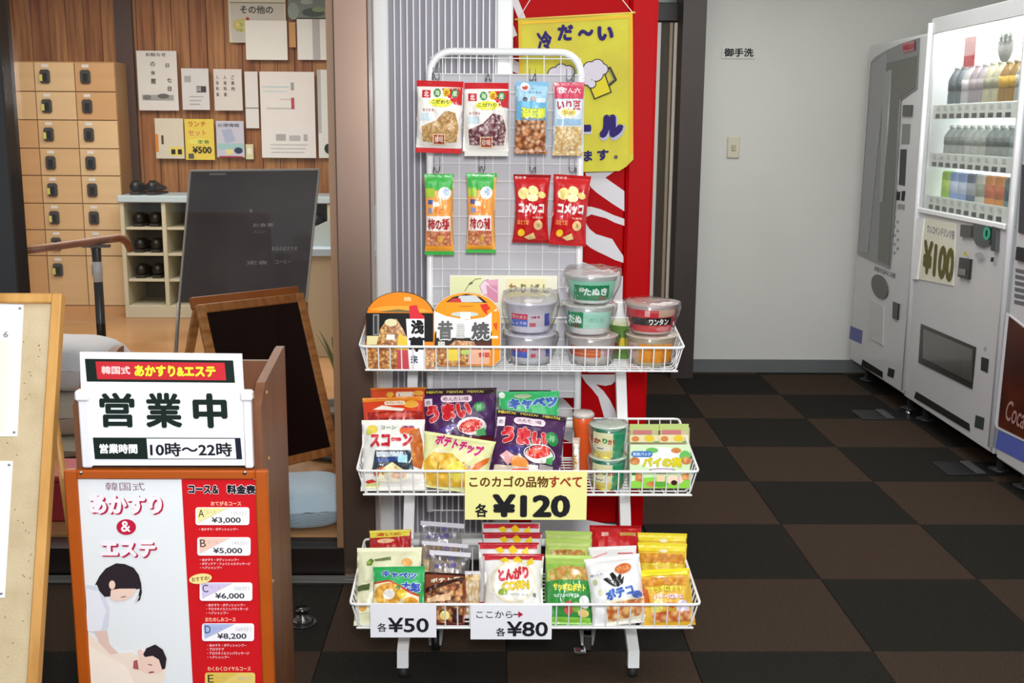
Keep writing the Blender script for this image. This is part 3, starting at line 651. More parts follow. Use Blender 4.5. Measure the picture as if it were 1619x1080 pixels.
mb = MB(); mb.tube([bt0 + Vector((-.01, -.002, 0)), bt1 + Vector((.008, -.002, 0))], .0028, 8); mb.build('hanging_rod', M('#e9c85a', .5), bn)

# ================================================================== SNACK RACK
rk = thing('display_rack', 'white wire snack display rack on castors with three baskets', 'rack')
gY = lambda z: 3.05 + .17 * (z - .3) / 1.29 + .05 if z > .7 else 3.10 + .053 * (z - .3) / .4
def gYf(z): return 3.13 + (z - .3) * (3.27 - 3.13) / 1.29
gx0, gx1 = at(680, 100, gYf(1.5)).x, at(919, 100, gYf(1.5)).x; gtz = at(800, 82, gYf(1.59)).z; rr = .06; gbz = .30
pts = [(gx0, gYf(gbz), gbz), (gx0, gYf(.9), .9), (gx0, gYf(gtz - rr), gtz - rr)]
for k in range(1, 7): a_ = R(90 * k / 6); pts.append((gx0 + rr - rr * cos(a_), gYf(gtz), gtz - rr + rr * sin(a_)))
for k in range(0, 7): a_ = R(90 - 90 * k / 6); pts.append((gx1 - rr + rr * cos(a_), gYf(gtz), gtz - rr + rr * sin(a_)))
pts += [(gx1, gYf(.9), .9), (gx1, gYf(gbz), gbz)]
mb = MB(); mb.tube(pts, .0105, 12); mb.build('frame_tube', WHITE, rk)
mb = MB(); zz = gtz - .018; k = 0
while zz > gbz: mb.tube([(gx0, gYf(zz) - .006, zz), (gx1, gYf(zz) - .006, zz)], .0016, 5, cap=False); zz = (gtz - .062 if k == 0 else zz - .0495); k += 1
xx = gx0 + .035
while xx < gx1 - .01: mb.tube([(xx, gYf(gtz) - .003, gtz - .01), (xx, gYf(gbz) - .003, gbz)], .0016, 5, cap=False); xx += .0475
mb.build('grid_wires', WHITE, rk, kind='stuff')
tz = at(800, 118, gYf(1.5)).z; bz = at(800, 628, gYf(.7)).z
mb = MB(); mb.add([(gx0 + .008, gYf(bz) + .003, bz), (gx1 - .008, gYf(bz) + .003, bz), (gx1 - .008, gYf(tz) + .003, tz), (gx0 + .008, gYf(tz) + .003, tz),
                   (gx0 + .008, gYf(bz) + .007, bz), (gx1 - .008, gYf(bz) + .007, bz), (gx1 - .008, gYf(tz) + .007, tz), (gx0 + .008, gYf(tz) + .007, tz)], [(0, 1, 2, 3), (7, 6, 5, 4), (0, 4, 5, 1), (1, 5, 6, 2), (2, 6, 7, 3), (3, 7, 4, 0)])
mb.build('backing_board', M('#b3b1b7', .5, var=.04, scale=3), rk)
# legs: rectangular tube leaning back, foot running forward
def leg(xc, name='leg'):
    path = [(3.235, .875), (2.83, .125), (2.70, .075), (2.695, .03)]
    hw = .0145; dp_ = .028; mb = MB()
    # perpendicular in yz plane
    ring = []
    P2 = [Vector(p_) for p_ in path]
    for i, p_ in enumerate(P2):
        t_ = ((P2[min(i + 1, 3)] - P2[i]).normalized() + (P2[i] - P2[max(i - 1, 0)]).normalized()).normalized()
        nrm = Vector((-t_.y, t_.x)) if 0 else Vector((t_.y, -t_.x))
        if nrm.x > 0: nrm = -nrm
        ring.append((p_, p_ - nrm * dp_))
    vs = []
    for (f_, b_) in ring: vs += [(xc - hw, f_.x, f_.y), (xc + hw, f_.x, f_.y), (xc + hw, b_.x, b_.y), (xc - hw, b_.x, b_.y)]
    fs = []
    for i in range(3):
        for k in range(4): fs.append((4 * i + k, 4 * i + (k + 1) % 4, 4 * i + 4 + (k + 1) % 4, 4 * i + 4 + k))
    fs += [(0, 1, 2, 3), (15, 14, 13, 12)]
    mb.add(vs, fs); return mb.build(name, WHITE, rk, recalc=True)
lxL, lxR = -.227, .367
for xc in (lxL, lxR):
    lg = leg(xc)
    mb = MB(); mb.lathe([(.012, 0), (.014, .008), (.010, .03)], 14, 0, (xc, 2.715, 0)); mb.build('foot_pad', M('#1a1a1a', .6), lg)
    # base strut going back to the castor
    mb = MB(); mb.box((xc - .012, 2.84, .085), (xc + .012, 3.10, .112), 0, .002); mb.build('base_strut', WHITE, rk)
    mb = MB(); xo = -.150 if xc < 0 else .258
    mb.box((min(xc, xo) - .012, 2.845, .088), (max(xc, xo) + .012, 2.875, .104), 0, .002); mb.build('castor_bracket', WHITE, rk)
    cs = MB(); cs.lathe([(.018, .068), (.026, .078), (.026, .09)], 16, 0, (xo, 2.85, 0)); cs.prism([(xo - .016, .03), (xo - .011, .03), (xo - .011, .074), (xo - .022, .074)], 2.825, 2.87); cs.prism([(xo + .011, .03), (xo + .016, .03), (xo + .022, .074), (xo + .011, .074)], 2.825, 2.87)
    c_ = cs.build('castor', M('#a8aaaa', .35, metal=.4), rk)
    mb = MB(); mb.tube([(xo - .010, 2.862, .031), (xo + .010, 2.862, .031)], .031, 20); mb.build('wheel', M('#141414', .5), c_)
    if xc > 0: mb = MB(); mb.box((xo - .036, 2.80, .014), (xo - .004, 2.83, .023), 0, .003); mb.box((xo - .011, 2.815, .018), (xo + .011, 2.828, .062), 0, .003); mb.build('brake_lever', STEEL, c_)
legY = lambda z: 2.83 + (z - .125) * (3.265 - 2.83) / (.93 - .125)
for z_ in (.80, .575, .285):
    mb = MB(); mb.tube([(lxL, legY(z_) + .004, z_), (lxR, legY(z_) + .004, z_)], .011, 10); mb.build('cross_bar', WHITE, rk)
# baskets
BK_ = [(.0775, .8510, 2.90, .831, 3.17, .864, .762), (.0915, .8640, 2.74, .543, 3.09, .589, .473), (.0830, .8500, 2.57, .260, 2.93, .290, .190)]
for bi, (xc, wd_, Yf, zf, Yb, zb, z0) in enumerate(BK_):
    bk = MB(); hw = wd_ / 2; hb = hw + .01
    c4 = [(xc - hw, Yf, zf), (xc + hw, Yf, zf), (xc + hw + .004, Yb, zb), (xc - hw - .004, Yb, zb)]
    pts = []
    for i in range(4):
        a_, p_, n_ = Vector(c4[i - 1]), Vector(c4[i]), Vector(c4[(i + 1) % 4])
        e0 = p_ + (a_ - p_).normalized() * .014; e1 = p_ + (n_ - p_).normalized() * .014
        pts += [e0, p_.lerp((e0 + e1) / 2, .45), e1]
    bk.tube(pts, .0036, 8, closed=True); rim = bk.build('basket_rim', WHITE, rk)
    ih = hw - .013; Yfb, Ybb = Yf + .012, Yb - .012
    bt = MB(); bt.tube([(xc - ih, Yfb, z0 + .004), (xc + ih, Yfb, z0 + .004)], .0026, 6); bt.tube([(xc - ih, Ybb, z0 + .004), (xc + ih, Ybb, z0 + .004)], .0026, 6)
    n = int(wd_ / .0312)
    for k in range(n + 1):
        x_ = xc - ih + .006 + (2 * ih - .012) * k / n
        bt.tube([(x_, Yf, zf), (x_, Yfb, z0 + .006), (x_, Yfb + .008, z0), (x_, Ybb - .008, z0), (x_, Ybb, z0 + .006), (x_, Yb, zb)], .0019, 5, cap=False)
    m = int((Yb - Yf) / .026)
    for k in range(1, m + 1):
        y_ = Yf + (Yb - Yf) * k / (m + 1); zr = zf + (zb - zf) * k / (m + 1)
        bt.tube([(xc - hw - .002, y_, zr), (xc - ih + .002, y_, z0 + .01), (xc - ih + .012, y_, z0 + .002), (xc + ih - .012, y_, z0 + .002), (xc + ih - .002, y_, z0 + .01), (xc + hw + .002, y_, zr)], .0019, 5, cap=False)
    bt.build('basket_wires', WHITE, rk, kind='stuff')
# white bracket caps at leg tops
for xc in (lxL, lxR):
    mb = MB(); mb.box((xc - .019, 3.212, .852), (xc + .019, 3.257, .905), 0, .004); mb.build('bracket_cap', WHITE, rk)

# ---- cards on the rack
def card(name, label, px, Y, colr, art, Yb=None):
    x0, y0, x1, y1 = px; a_ = at(x0, y0, Y); b_ = at(x1, y1, Y); W = b_.x - a_.x; H = a_.z - b_.z
    r_ = thing(name, label, 'price card'); mb = MB(); mb.box((-W / 2, 0, 0), (W / 2, .0015, H)); mb.build('sheet', M(colr, .45), r_)
    draw(art, px, W, H, FLAT, 'print', r_, base=.0004, step=.00015)
    r_.location = ((a_.x + b_.x) / 2, Y, b_.z); return r_
card('price_card', 'yellow card reading 120 yen on the middle basket', (735, 745, 927, 822), 2.733, '#f0ec9c', [T('#6a3c10', 'このカゴの品物', 804, 761.5, 124, 18, .03), T('#a03812', 'すべて', 893, 761.5, 52, 18, .03), T('#1e1e22', '各', 761, 807, 20, 22, .03), T('#1e1e22', '¥120', 839.5, 799.5, 123, 37, .045)])
card('price_card', 'white card reading 50 yen at the left of the bottom basket', (585, 955, 690, 1008), 2.562, '#e9e9ef', [T('#1e1e22', '各', 603.5, 992, 15, 14, .015), T('#1e1e22', '¥50', 645.5, 988, 65, 23.5, .02)])
card('price_card', 'white card reading 80 yen with an arrow on the bottom basket', (744, 957, 872, 1011), 2.562, '#e9e9ef', [T('#2a2a2e', 'ここから', 781.5, 971.5, 57, 11, .01), B('#3a2a2e', 811, 970.4, 822, 972.2), P('#b02038', (819, 966), (827, 971.3), (819, 976.5)), T('#1e1e22', '各', 791.5, 999, 15, 13.5, .015), T('#1e1e22', '¥80', 833.5, 994, 65, 24, .02)])
cc = card('chopstick_card', 'cream card for chopsticks with a pink drawing on the rack grid', (711, 435, 880, 512), 3.17, '#e9e6cf', [B('#e6e8b4', 713, 438, 762, 510), P('#e6a8bd', (768, 443), (787, 441), (787, 478), (764, 478), (764, 455)), E('#f0d8e2', 766, 455, 8, 10), P('#d890ac', (768, 450), (786, 452), (787, 478), (772, 478))] + FL('#8a8466', [(735, 460), (742, 448), (752, 441), (760, 440)], 1.2) + [E('#6a6a58', 744, 448, 4, 1.5, r=-25)] + FL('#b79aa6', [(762, 462), (758, 452), (764, 444), (772, 441)], 1) + FL('#f2e0e8', [(770, 450), (786, 462)], 1) + [B('#ece4b4', 800, 440, 862, 476), T('#a07a50', 'わ', 810, 454.5, 13, 14, .05), T('#7a7448', 'り', 827, 455, 9, 14, .05), T('#84805a', 'ば', 845, 455, 14, 14, .05), T('#9aa070', 'し', 862, 455, 9, 13, .05)])
cc['category'] = 'card'

# ---- hanging bags and hooks
def hook(xa, ya, lbl, bagY):
    gz = at(xa, ya, 3.2).z; gy = gYf(gz); x_ = at(xa, ya, gy).x
    h = thing('display_hook', lbl, 'hook', loc=(x_, gy - .006, gz)); dpt = gy - .006 - bagY + .035
    mb = MB()
    for dx in (-.008, .008): mb.tube([(dx, .002, .026), (dx, -.003, .0), (dx, -.02, -.010), (dx * .6, -dpt * .7, -.012), (dx * .25, -dpt, -.002), (0, -dpt - .004, .004)], .0014, 6)
    mb.build('prongs', M('#77797c', .4, metal=.6), h); mb = MB(); mb.box((-.011, -.002, -.002), (.011, .001, .001)); mb.build('clip', M('#77797c', .4, metal=.6), h)
    return h
SQ = food('#a87a44', '#e3c896', '#cfa870', 150); SQ2 = food('#5e2430', '#d8ccc8', '#8a5058', 130)
hb = 3.12
def fr(x0, y0, x1, y1): return (x0, y0, x1, y1)
snack_art = lambda ox, oy, fd, lt: [
    P('#f4efe8', (660 + ox, 140 + oy), (730 + ox, 140 + oy), (732 + ox, 234 + oy), (657 + ox, 234 + oy)), P('#cf1f24', (698 + ox, 140 + oy), (732 + ox, 138 + oy), (732 + ox, 166 + oy), (718 + ox, 164 + oy)),
    B('#c9232b', 666 + ox, 143 + oy, 680 + ox, 155 + oy), E('#2e8a4a', 691 + ox, 147 + oy, 6, 7), E('#e8d83c', 706 + ox, 146 + oy, 6, 7), E('#2a8048', 720 + ox, 147 + oy, 6, 7),
    T('#ffffff', '北', 673 + ox, 149 + oy, 8, 9), T('#e8f0d0', '海', 691 + ox, 147 + oy, 8, 9), T('#c03020', '名', 706 + ox, 147 + oy, 8, 9), T('#e8f0d0', '産', 720 + ox, 147 + oy, 8, 9),
    E('#e9e63c', 697 + ox, 162 + oy, 19, 7), T('#3a4a2a', 'こだわり', 697 + ox, 161 + oy, 30, 6, .03), T('#b03038', 'おつまみ', 677 + ox, 174 + oy, 19, 5), B('#cfe0e6', 664 + ox, 179 + oy, 684 + ox, 190 + oy),
    P(fd, (666 + ox, 200 + oy), (690 + ox, 190 + oy), (706 + ox, 174 + oy), (722 + ox, 178 + oy), (728 + ox, 200 + oy), (724 + ox, 224 + oy), (700 + ox, 226 + oy), (668 + ox, 224 + oy)),
    B('#f2d0b0', 685 + ox, 211 + oy, 706 + ox, 229 + oy), B('#a83228', 687 + ox, 213 + oy, 704 + ox, 227 + oy), T('#f4dcc8', lt, 695.5 + ox, 220 + oy, 14, 10, .03)]
bag('snack_bag', 'red and white bag of pale dried squid, hanging top left', '#f0e8e2', snack_art(0, 0, SQ, '珍味'), fr(657, 128, 733, 242), (694, 242, 696, 128, 74, hb, hb), .045, seal='#c81e26', sealh=.09, pinch=.03)
bag('snack_bag', 'red and white bag of dark red dried snacks, hanging second from left', '#ecebe6', snack_art(73, 5, SQ2, '珍味'), fr(733, 131, 804, 247), (769, 247, 769, 131, 70, hb - .02, hb - .02), .045, seal='#c81e26', seal2='#e0dcd4', sealh=.09, pinch=.02)
NUT = food('#7a4022', '#d88c50', '#f0c8a0', 80); PNT = food('#c8a060', '#ecd8a4', '#fff2d0', 110); KAK = food('#c86a4a', '#f0cc98', '#9a4a30', 130)
bag('snack_bag', 'light blue pouch of brown mixed nuts, hanging in the top row', '#a9d2e8', [B('#6cb8e0', 816, 160, 866, 190), B(NUT, 814, 190, 866, 240), E('#e8e8ee', 829, 138, 8, 7), E('#c8604a', 829, 138, 5, 4.5), T('#44586a', 'し', 842, 138, 3, 6), T('#5a7a9a', 'おつまみ', 846, 146, 22, 3), E('#4a5560', 829, 157, 4, 3.5), E('#c0a8a0', 843, 156, 5, 4), B('#dfeef2', 848, 155, 864, 162), T('#e8f04a', '海味鮮', 843.5, 179, 42, 19, .05, o=('#3a6a3a', .02)), B('#88929a', 822, 186, 866, 189)], fr(814, 129, 868, 243), (839, 243, 841.5, 129, 52, hb, hb), .035, seal='#8ec4e4', seal2=NUT, sealh=.07, pinch=.04)
bag('snack_bag', 'red and pale blue pouch of roasted beans, hanging last in the top row', '#dbe6ee', [B('#cf4660', 875, 131, 924, 156), E('#f0dce0', 886, 142, 7, 6), T('#f6e4e6', 'でん六', 902, 143, 32, 9, .03), T('#b83048', 'いり豆', 899, 166, 40, 15, .05, o=('#f6f2f2', .04)), E('#f4f4f0', 898, 178, 18, 9), E('#e8d45a', 898, 178, 13, 6.5), T('#b89020', '国産', 898, 178, 16, 6), B('#9fc4e0', 878, 188, 920, 197), B(PNT, 876, 200, 921, 242)], fr(874, 130, 924, 246), (897.5, 246, 899.5, 130, 49, hb, hb), .035, seal='#d24a62', seal2=PNT, sealh=.06, pinch=.05)
def kaki(ox, oy): return [B('#3fae49', 671 + ox, 276 + oy, 717 + ox, 300 + oy), B('#f0a24a', 671 + ox, 312 + oy, 717 + ox, 345 + oy), B('#a8c83a', 672 + ox, 297 + oy, 687 + ox, 311 + oy), E('#eef2f0', 704 + ox, 305 + oy, 11, 10), E('#9fb6d6', 706 + ox, 303 + oy, 5, 6), B('#4a5a9a', 675 + ox, 315 + oy, 685 + ox, 322 + oy), B('#f4ece0', 684 + ox, 318 + oy, 694 + ox, 325 + oy), B('#8890c0', 676 + ox, 328 + oy, 684 + ox, 336 + oy), E('#e8842a', 694 + ox, 331 + oy, 8, 5), B('#f8efe6', 672 + ox, 340 + oy, 714 + ox, 364 + oy), T('#b02a2e', '柿の種', 693.5 + ox, 353 + oy, 38, 19, .05), B(KAK, 672 + ox, 364 + oy, 714 + ox, 388 + oy), E('#dca848', 696 + ox, 377 + oy, 5, 6), B('#f0a030', 671 + ox, 388 + oy, 716 + ox, 395 + oy)]
bag('snack_bag', 'green and orange rice cracker pouch, left one in the lower hanging row', '#f2b060', kaki(0, 0), fr(670, 275, 718, 403), (695, 403, 694, 275, 48, hb, hb), .035, seal='#3fae49', sealh=.05, pinch=.10)
bag('snack_bag', 'green and orange rice cracker pouch, second in the lower hanging row', '#f2b060', kaki(66, -1), fr(736, 274, 787, 400), (760.5, 400, 761.5, 274, 49, hb, hb), .035, seal='#46b450', sealh=.05, pinch=.12)
def kome(ox, oy): return [T('#f2d8cc', 'おかき', 822 + ox, 281 + oy, 18, 4), E('#f0dc8c', 826 + ox, 305 + oy, 10, 9, r=-30), E('#f4e49a', 843 + ox, 300 + oy, 9, 7, r=20), E('#eed480', 858 + ox, 307 + oy, 8, 5, r=15), E('#f6ebb0', 842 + ox, 311 + oy, 10, 6), T('#f6efec', 'コメッコ', 840 + ox, 328 + oy, 47, 17, .07), T('#e8884a', 'ほたて味', 826 + ox, 350 + oy, 20, 9, .05), E('#ecc48c', 853 + ox, 354 + oy, 8, 8), E('#b0a050', 853 + ox, 354 + oy, 3, 3), E('#f2c42c', 824 + ox, 367 + oy, 6, 6), P('#eccc8a', (829 + ox, 374 + oy), (845 + ox, 366 + oy), (849 + ox, 376 + oy), (838 + ox, 379 + oy)), T('#f0c8b0', '北海道', 852 + ox, 342 + oy, 20, 3)]
bag('snack_bag', 'red rice snack bag, left one of the two in the lower hanging row', '#c4141c', kome(0, 0), fr(811, 276, 871, 384), (839, 384, 841.5, 276, 60, hb, hb), .042, seal='#9c1016', sealh=.05, pinch=.14)
bag('snack_bag', 'red rice snack bag tilted to the right, last in the lower hanging row', '#c4141c', kome(63, 1), fr(872, 277, 934, 388), (897, 388, 905, 277, 60, hb - .015, hb - .015), .042, seal='#b8141a', sealh=.05, pinch=.10)
for (x_, y_, l_) in ((690, 120, 'the pale squid bag'), (772, 122, 'the dark red dried snack bag'), (842, 122, 'the light blue nut pouch'), (900, 122, 'the roasted bean pouch'), (691, 264, 'the left rice cracker pouch'), (762, 262, 'the second rice cracker pouch'), (842, 264, 'the left red rice snack bag'), (904, 265, 'the tilted red rice snack bag')):
    hook(x_, y_, 'steel wire hook above ' + l_, hb)

# ---- top basket: arch topped noodle bowls
def archbowl(name, label, px, Y, th_, art, rimc, body, frame):
    x0, y0, x1, y1 = px; b_ = at((x0 + x1) / 2, y1, Y); t_ = at((x0 + x1) / 2, y0, Y + .035); W = (at(x1, y0, Y) - at(x0, y0, Y)).length; H = (t_ - b_).length
    root = thing(name, label, 'noodle bowl'); Rr = W / 2
    def outline(s_, n=24):
        pts = [(-W / 2 + .012 + (1 - s_) * .5 * W, 0 + (1 - s_) * .02)]
        pts = []
        hw = W / 2 * s_; bz_ = (1 - s_) * .4 * H; rise = H * .36; zc_ = H * (1 - .36)
        q_ = .018
        pts += [(-hw + q_, bz_), (hw - q_, bz_), (hw, bz_ + q_)]
        for k in range(n + 1): a_ = pi * k / n; pts.append((hw * cos(a_), zc_ * (1) - (1 - s_) * 0 + (rise * s_) * sin(a_) ** .9))
        pts.append((-hw, bz_ + q_)); return pts
    mb = MB(); rings = []; prof = [(.80, th_), (.93, th_ * .75), (1.0, th_ * .2), (1.0, 0), (.985, -.006), (.95, -.008)]
    n0 = len(outline(1)); vs = []
    for (s_, y_) in prof: vs += [(p_[0], y_, p_[1]) for p_ in outline(s_)]
    fs = []
    for i in range(len(prof) - 1):
        for k in range(n0): fs.append((i * n0 + k, (i + 1) * n0 + k, (i + 1) * n0 + (k + 1) % n0, i * n0 + (k + 1) % n0))
    fs.append(tuple(range(n0))); fs.append(tuple((len(prof) - 1) * n0 + k for k in range(n0))[::-1])
    mb.add(vs, fs, 0, False); mb.build('bowl', M(body, .3, coat=.3), root, recalc=True)
    bulge = lambda x, z: .008 + .010 * max(0, 1 - (x / (W / 2)) ** 2) * max(0, sin(pi * min(max(z / H, 0), 1))) ** .5
    S = lambda x, z, o: (x, -bulge(x, z) - o, z)
    # label sheet as puffed lid
    o95 = outline(.97); x0_, y0_, x1_, y1_ = frame
    tof = lambda p_: (x0_ + (p_[0] + W / 2) / W * (x1_ - x0_), y1_ - p_[1] / H * (y1_ - y0_))
    draw([('p', rimc, [tof(p_) for p_ in o95])], frame, W, H, S, 'lid', root, seg=.02, base=.0003)
    draw(art, frame, W, H, S, 'printed_label', root, seg=.02, base=.001, step=.00015)
    pose(root, b_, t_); return root
NOOD = food('#8a4a1c', '#f2d284', '#d88a3c', 120)
archbowl('noodle_bowl', 'black and orange fried noodle bowl at the left end of the top basket', (577, 461, 689, 586), 2.955, .06, [
    P('#ec8a1e', (579, 498), (583, 486), (600, 472), (620, 464), (640, 463), (662, 470), (680, 484), (687, 497), (660, 494), (630, 491), (600, 493)), P('#f2a83c', (584, 489), (610, 484), (650, 484), (684, 492), (660, 494), (610, 493)),
    P('#7a6a40', (598, 493), (630, 489), (666, 493), (640, 494)), T('#f8d8a0', '焼', 645, 473, 12, 7, .02), B('#1c1a1a', 579, 495, 686, 540), B('#8a8a88', 590, 497, 600, 530), B('#3a3a3a', 592, 499, 597, 528), B('#e6dca0', 580, 531, 604, 545),
    P(NOOD, (602, 520), (612, 506), (628, 504), (638, 520), (650, 545), (650, 586), (600, 586), (596, 545)), E('#e0dcb0', 619, 510, 10, 6), P('#e8c848', (632, 525), (650, 540), (650, 556), (628, 552)), B(NOOD, 578, 545, 600, 584), B(NOOD, 668, 550, 688, 584), B('#f4f0e6', 612, 529, 625, 537),
    P('#c84a50', (629, 553), (646, 553), (652, 584), (628, 584)), P('#d8303a', (648, 484), (660, 482), (664, 494), (672, 500), (672, 504), (649, 504)), P('#f2f0f2', (643, 504), (672, 504), (672, 584), (648, 584)), T('#16161a', '浅', 661, 517, 21, 23, .06), T('#16161a', '草', 660, 544, 26, 24, .06), T('#2a3a5a', '来', 656, 568, 12, 13, .03)], '#ef8c22', '#20201f', (577, 461, 689, 586))
archbowl('noodle_bowl', 'orange rimmed fried noodle bowl with large grey characters in the top basket', (683, 462, 793, 580), 2.955, .06, [
    P('#3a2420', (702, 480), (716, 470), (738, 465), (760, 470), (774, 481), (740, 478)), P('#c8ccce', (726, 468), (752, 467), (764, 478), (722, 478)), P('#c43a3c', (708, 478), (716, 472), (728, 472), (730, 479)),
    P('#f09a22', (690, 486), (704, 478), (774, 479), (784, 488), (782, 502), (760, 498), (738, 494), (710, 498), (692, 500)), P('#d8361e', (759, 482), (770, 480), (776, 488), (770, 492), (772, 500), (764, 492)), B('#b86a10', 726, 484, 748, 485.2),
    P('#f6f4ee', (686, 492), (706, 500), (738, 506), (766, 502), (786, 488), (787, 505), (776, 540), (690, 540), (686, 520)), E('#c8d4cc', 735, 497, 22, 4), B('#f4f8f4', 728, 494, 744, 505), P('#3c3430', (688, 524), (778, 524), (778, 552), (686, 552)), P('#f6f4ee', (690, 506), (778, 506), (776, 534), (690, 534)),
    T('#6a6a68', '昔', 704, 522, 25, 30, .045, o=('#f8f8f6', .05)), T('#d0d0cc', '屋', 728, 524, 14, 22, .03, o=('#a8a8a4', .03)), T('#5a5a5a', '焼', 760, 523, 30, 28, .045, o=('#f8f8f6', .05)), T('#eceae0', '風', 698, 545, 14, 10, .02),
    P(NOOD, (712, 545), (720, 538), (750, 540), (756, 552), (752, 577), (690, 577), (688, 552)), B('#e8d050', 706, 552, 725, 570), B('#b0d070', 730, 553, 742, 560), P('#e8b498', (742, 552), (776, 552), (774, 576), (740, 576)), T('#c8342c', '野菜', 766, 561, 18, 8, .04), P('#f0961e', (778, 492), (787, 492), (788, 520), (786, 574), (778, 576)), P('#d84a28', (780, 512), (787, 510), (786, 524)), B('#f2ecd8', 776, 531, 788, 535), B('#5a3428', 754, 540, 776, 549)], '#f0961e', '#e9e6da', (683, 462, 793, 580))

# round cup bowls
def cup(label, cx, y_top, Y, z0, h, r_top, r_bot, lidc, bodyc, art, frame, wrap=True, dome=0., name='noodle_bowl', cat='noodle bowl', lidart=None):
    c0 = at(cx, y_top, Y); root = thing(name, label, cat, loc=(c0.x, Y, z0))
    mb = MB(); mb.lathe([(r_bot * .92, 0), (r_bot, .004), (r_bot + (r_top - r_bot) * .5, h * .5), (r_top, h * .93), (r_top + .004, h * .94), (r_top + .004, h * .97)], 40); mb.build('bowl', M(bodyc, .35, coat=.2), root)
    mb = MB(); mb.lathe([(r_top + .005, h * .965), (r_top + .006, h * .985), (r_top + .002, h), (r_top * .9, h * 1.004), (0.0005, h * 1.0)], 40); mb.build('lid', M(lidc, .3, coat=.3, bump=.3, bscale=60), root)
    def S(x, z, o):
        rr_ = r_bot + (r_top - r_bot) * min(max(z / (h * .93), 0), 1) + o + .0012; a_ = math.asin(max(-.999, min(.999, x / rr_))); return (rr_ * sin(a_), -rr_ * cos(a_), z)
    W = (at(frame[2], frame[3], Y - r_top) - at(frame[0], frame[3], Y - r_top)).length
    draw(art, frame, W, h * .93, S, 'printed_band', root, seg=.012, base=.0002, step=.00012)
    if wrap:
        mb = MB(); mb.lathe([(r_bot + .004, .001), (r_top + .007, h * .6), (r_top + .010, h * .92), (r_top + .006, h * 1.03 + dome), (r_top * .7, h * 1.05 + dome * 1.1), (.003, h * 1.02 + dome)], 36, wob=.007); mb.build('shrink_wrap', WRAP, root)
    return root
cw = .0665
cup('lower instant noodle cup of the blue labelled pair in the top basket', 838, 545, 3.03, .765, .083, cw, .052, '#dcd8e2', '#dddbe0', [B('#d24a5c', 808, 559, 833, 567), B('#4a68c0', 808, 567, 833, 577), B('#c9b8c2', 833, 559, 862, 577), B('#b04a5a', 840, 560, 850, 564), B('#c05060', 838, 570, 846, 576), B('#3c50a8', 862, 559, 868, 577), T('#f2f2f8', 'ラーメン', 820, 563, 22, 5)], (796, 545, 880, 590))
cup('upper instant noodle cup of the blue labelled pair in the top basket', 838, 500, 3.03, .853, .083, cw + .002, .052, '#d6d2da', '#dedae4', [B('#d24a5c', 808, 510, 833, 519), B('#4a68c0', 808, 519, 833, 530), B('#cfc4cc', 833, 510, 860, 530), B('#b04a5a', 839, 513, 852, 517), B('#c05060', 836, 524, 846, 530), B('#3c50a8', 860, 510, 868, 530), T('#f2f2f8', 'ラーメン', 820, 514.5, 22, 5), T('#f2f2f8', 'しょうゆ', 820, 524.5, 22, 5)], (796, 497, 880, 541), dome=.022)
cup('orange labelled noodle cup at the bottom of the stack of three', 936, 545, 3.03, .765, .080, cw, .052, '#dcc8be', '#d9d2cc', [B('#d8622c', 898, 557, 944, 574), B('#c8503a', 898, 557, 912, 574), B('#e8926a', 900, 562, 942, 563.5), B('#e8926a', 900, 568, 942, 569.5), B('#c898a6', 950, 556, 966, 573)], (890, 545, 976, 588))
cup('green labelled noodle cup in the middle of the stack of three', 931, 500, 3.03, .849, .080, cw, .052, '#d8d4c8', '#e2e6e0', [B('#a9dcc6', 896, 503, 966, 529), B('#1f8a55', 896, 503, 919, 529), T('#f0f4ec', 'たぬ', 907, 515, 20, 13, .05), E('#6a4a3a', 908, 525, 7, 3), T('#7ab09a', '作り方', 940, 516, 24, 8, .0)], (888, 497, 974, 540))
cup('green labelled noodle cup on top of the stack of three', 936, 445, 3.03, .933, .078, cw + .003, .050, '#d6d3cf', '#dfe6e0', [B('#8fd0b0', 899, 454, 972, 486), B('#1d8450', 906, 460, 961, 486), T('#e6f4ea', 'たぬき', 939, 471, 38, 13, .05), T('#e6f4ea', '緑', 917, 468, 8, 8), E('#7a5240', 950, 482, 7, 3)], (893, 448, 979, 492), dome=.012)
cup('orange labelled noodle cup at the right end of the top basket', 1030, 540, 3.02, .765, .083, cw - .001, .052, '#dcc8b4', '#d8c8a8', [B('#e8941c', 1006, 553, 1060, 583), B('#c87a18', 1024, 553, 1027, 583), B('#d4841a', 1042, 553, 1045, 583), B('#dcb8a8', 992, 553, 1003, 580), E('#c86a5a', 998, 562, 4, 5)], (987, 545, 1072, 590))
cup('black and red wonton noodle cup standing on the orange one', 1030, 490, 3.02, .853, .083, cw + .001, .053, '#bfa8a0', '#e0cfc8', [B('#c8303a', 990, 500, 1068, 534), B('#e8a8a4', 1014, 501, 1022, 510), B('#c8a48a', 1036, 500, 1064, 511), B('#221c1c', 992, 512, 1058, 523.5), T('#f4f4f2', 'ワンタン', 1037, 518, 32, 10, .04), E('#d87a7a', 1044, 529, 11, 4)], (987, 495, 1072, 538), dome=.0)
cup('green and yellow noodle cup half hidden behind the wonton cup', 986, 505, 3.105, .765, .10, .045, .038, '#c8d0a8', '#6f9a48', [B('#dcc23c', 976, 520, 990, 535), B('#a03828', 970, 530, 976, 545)], (960, 500, 1010, 560), wrap=False)

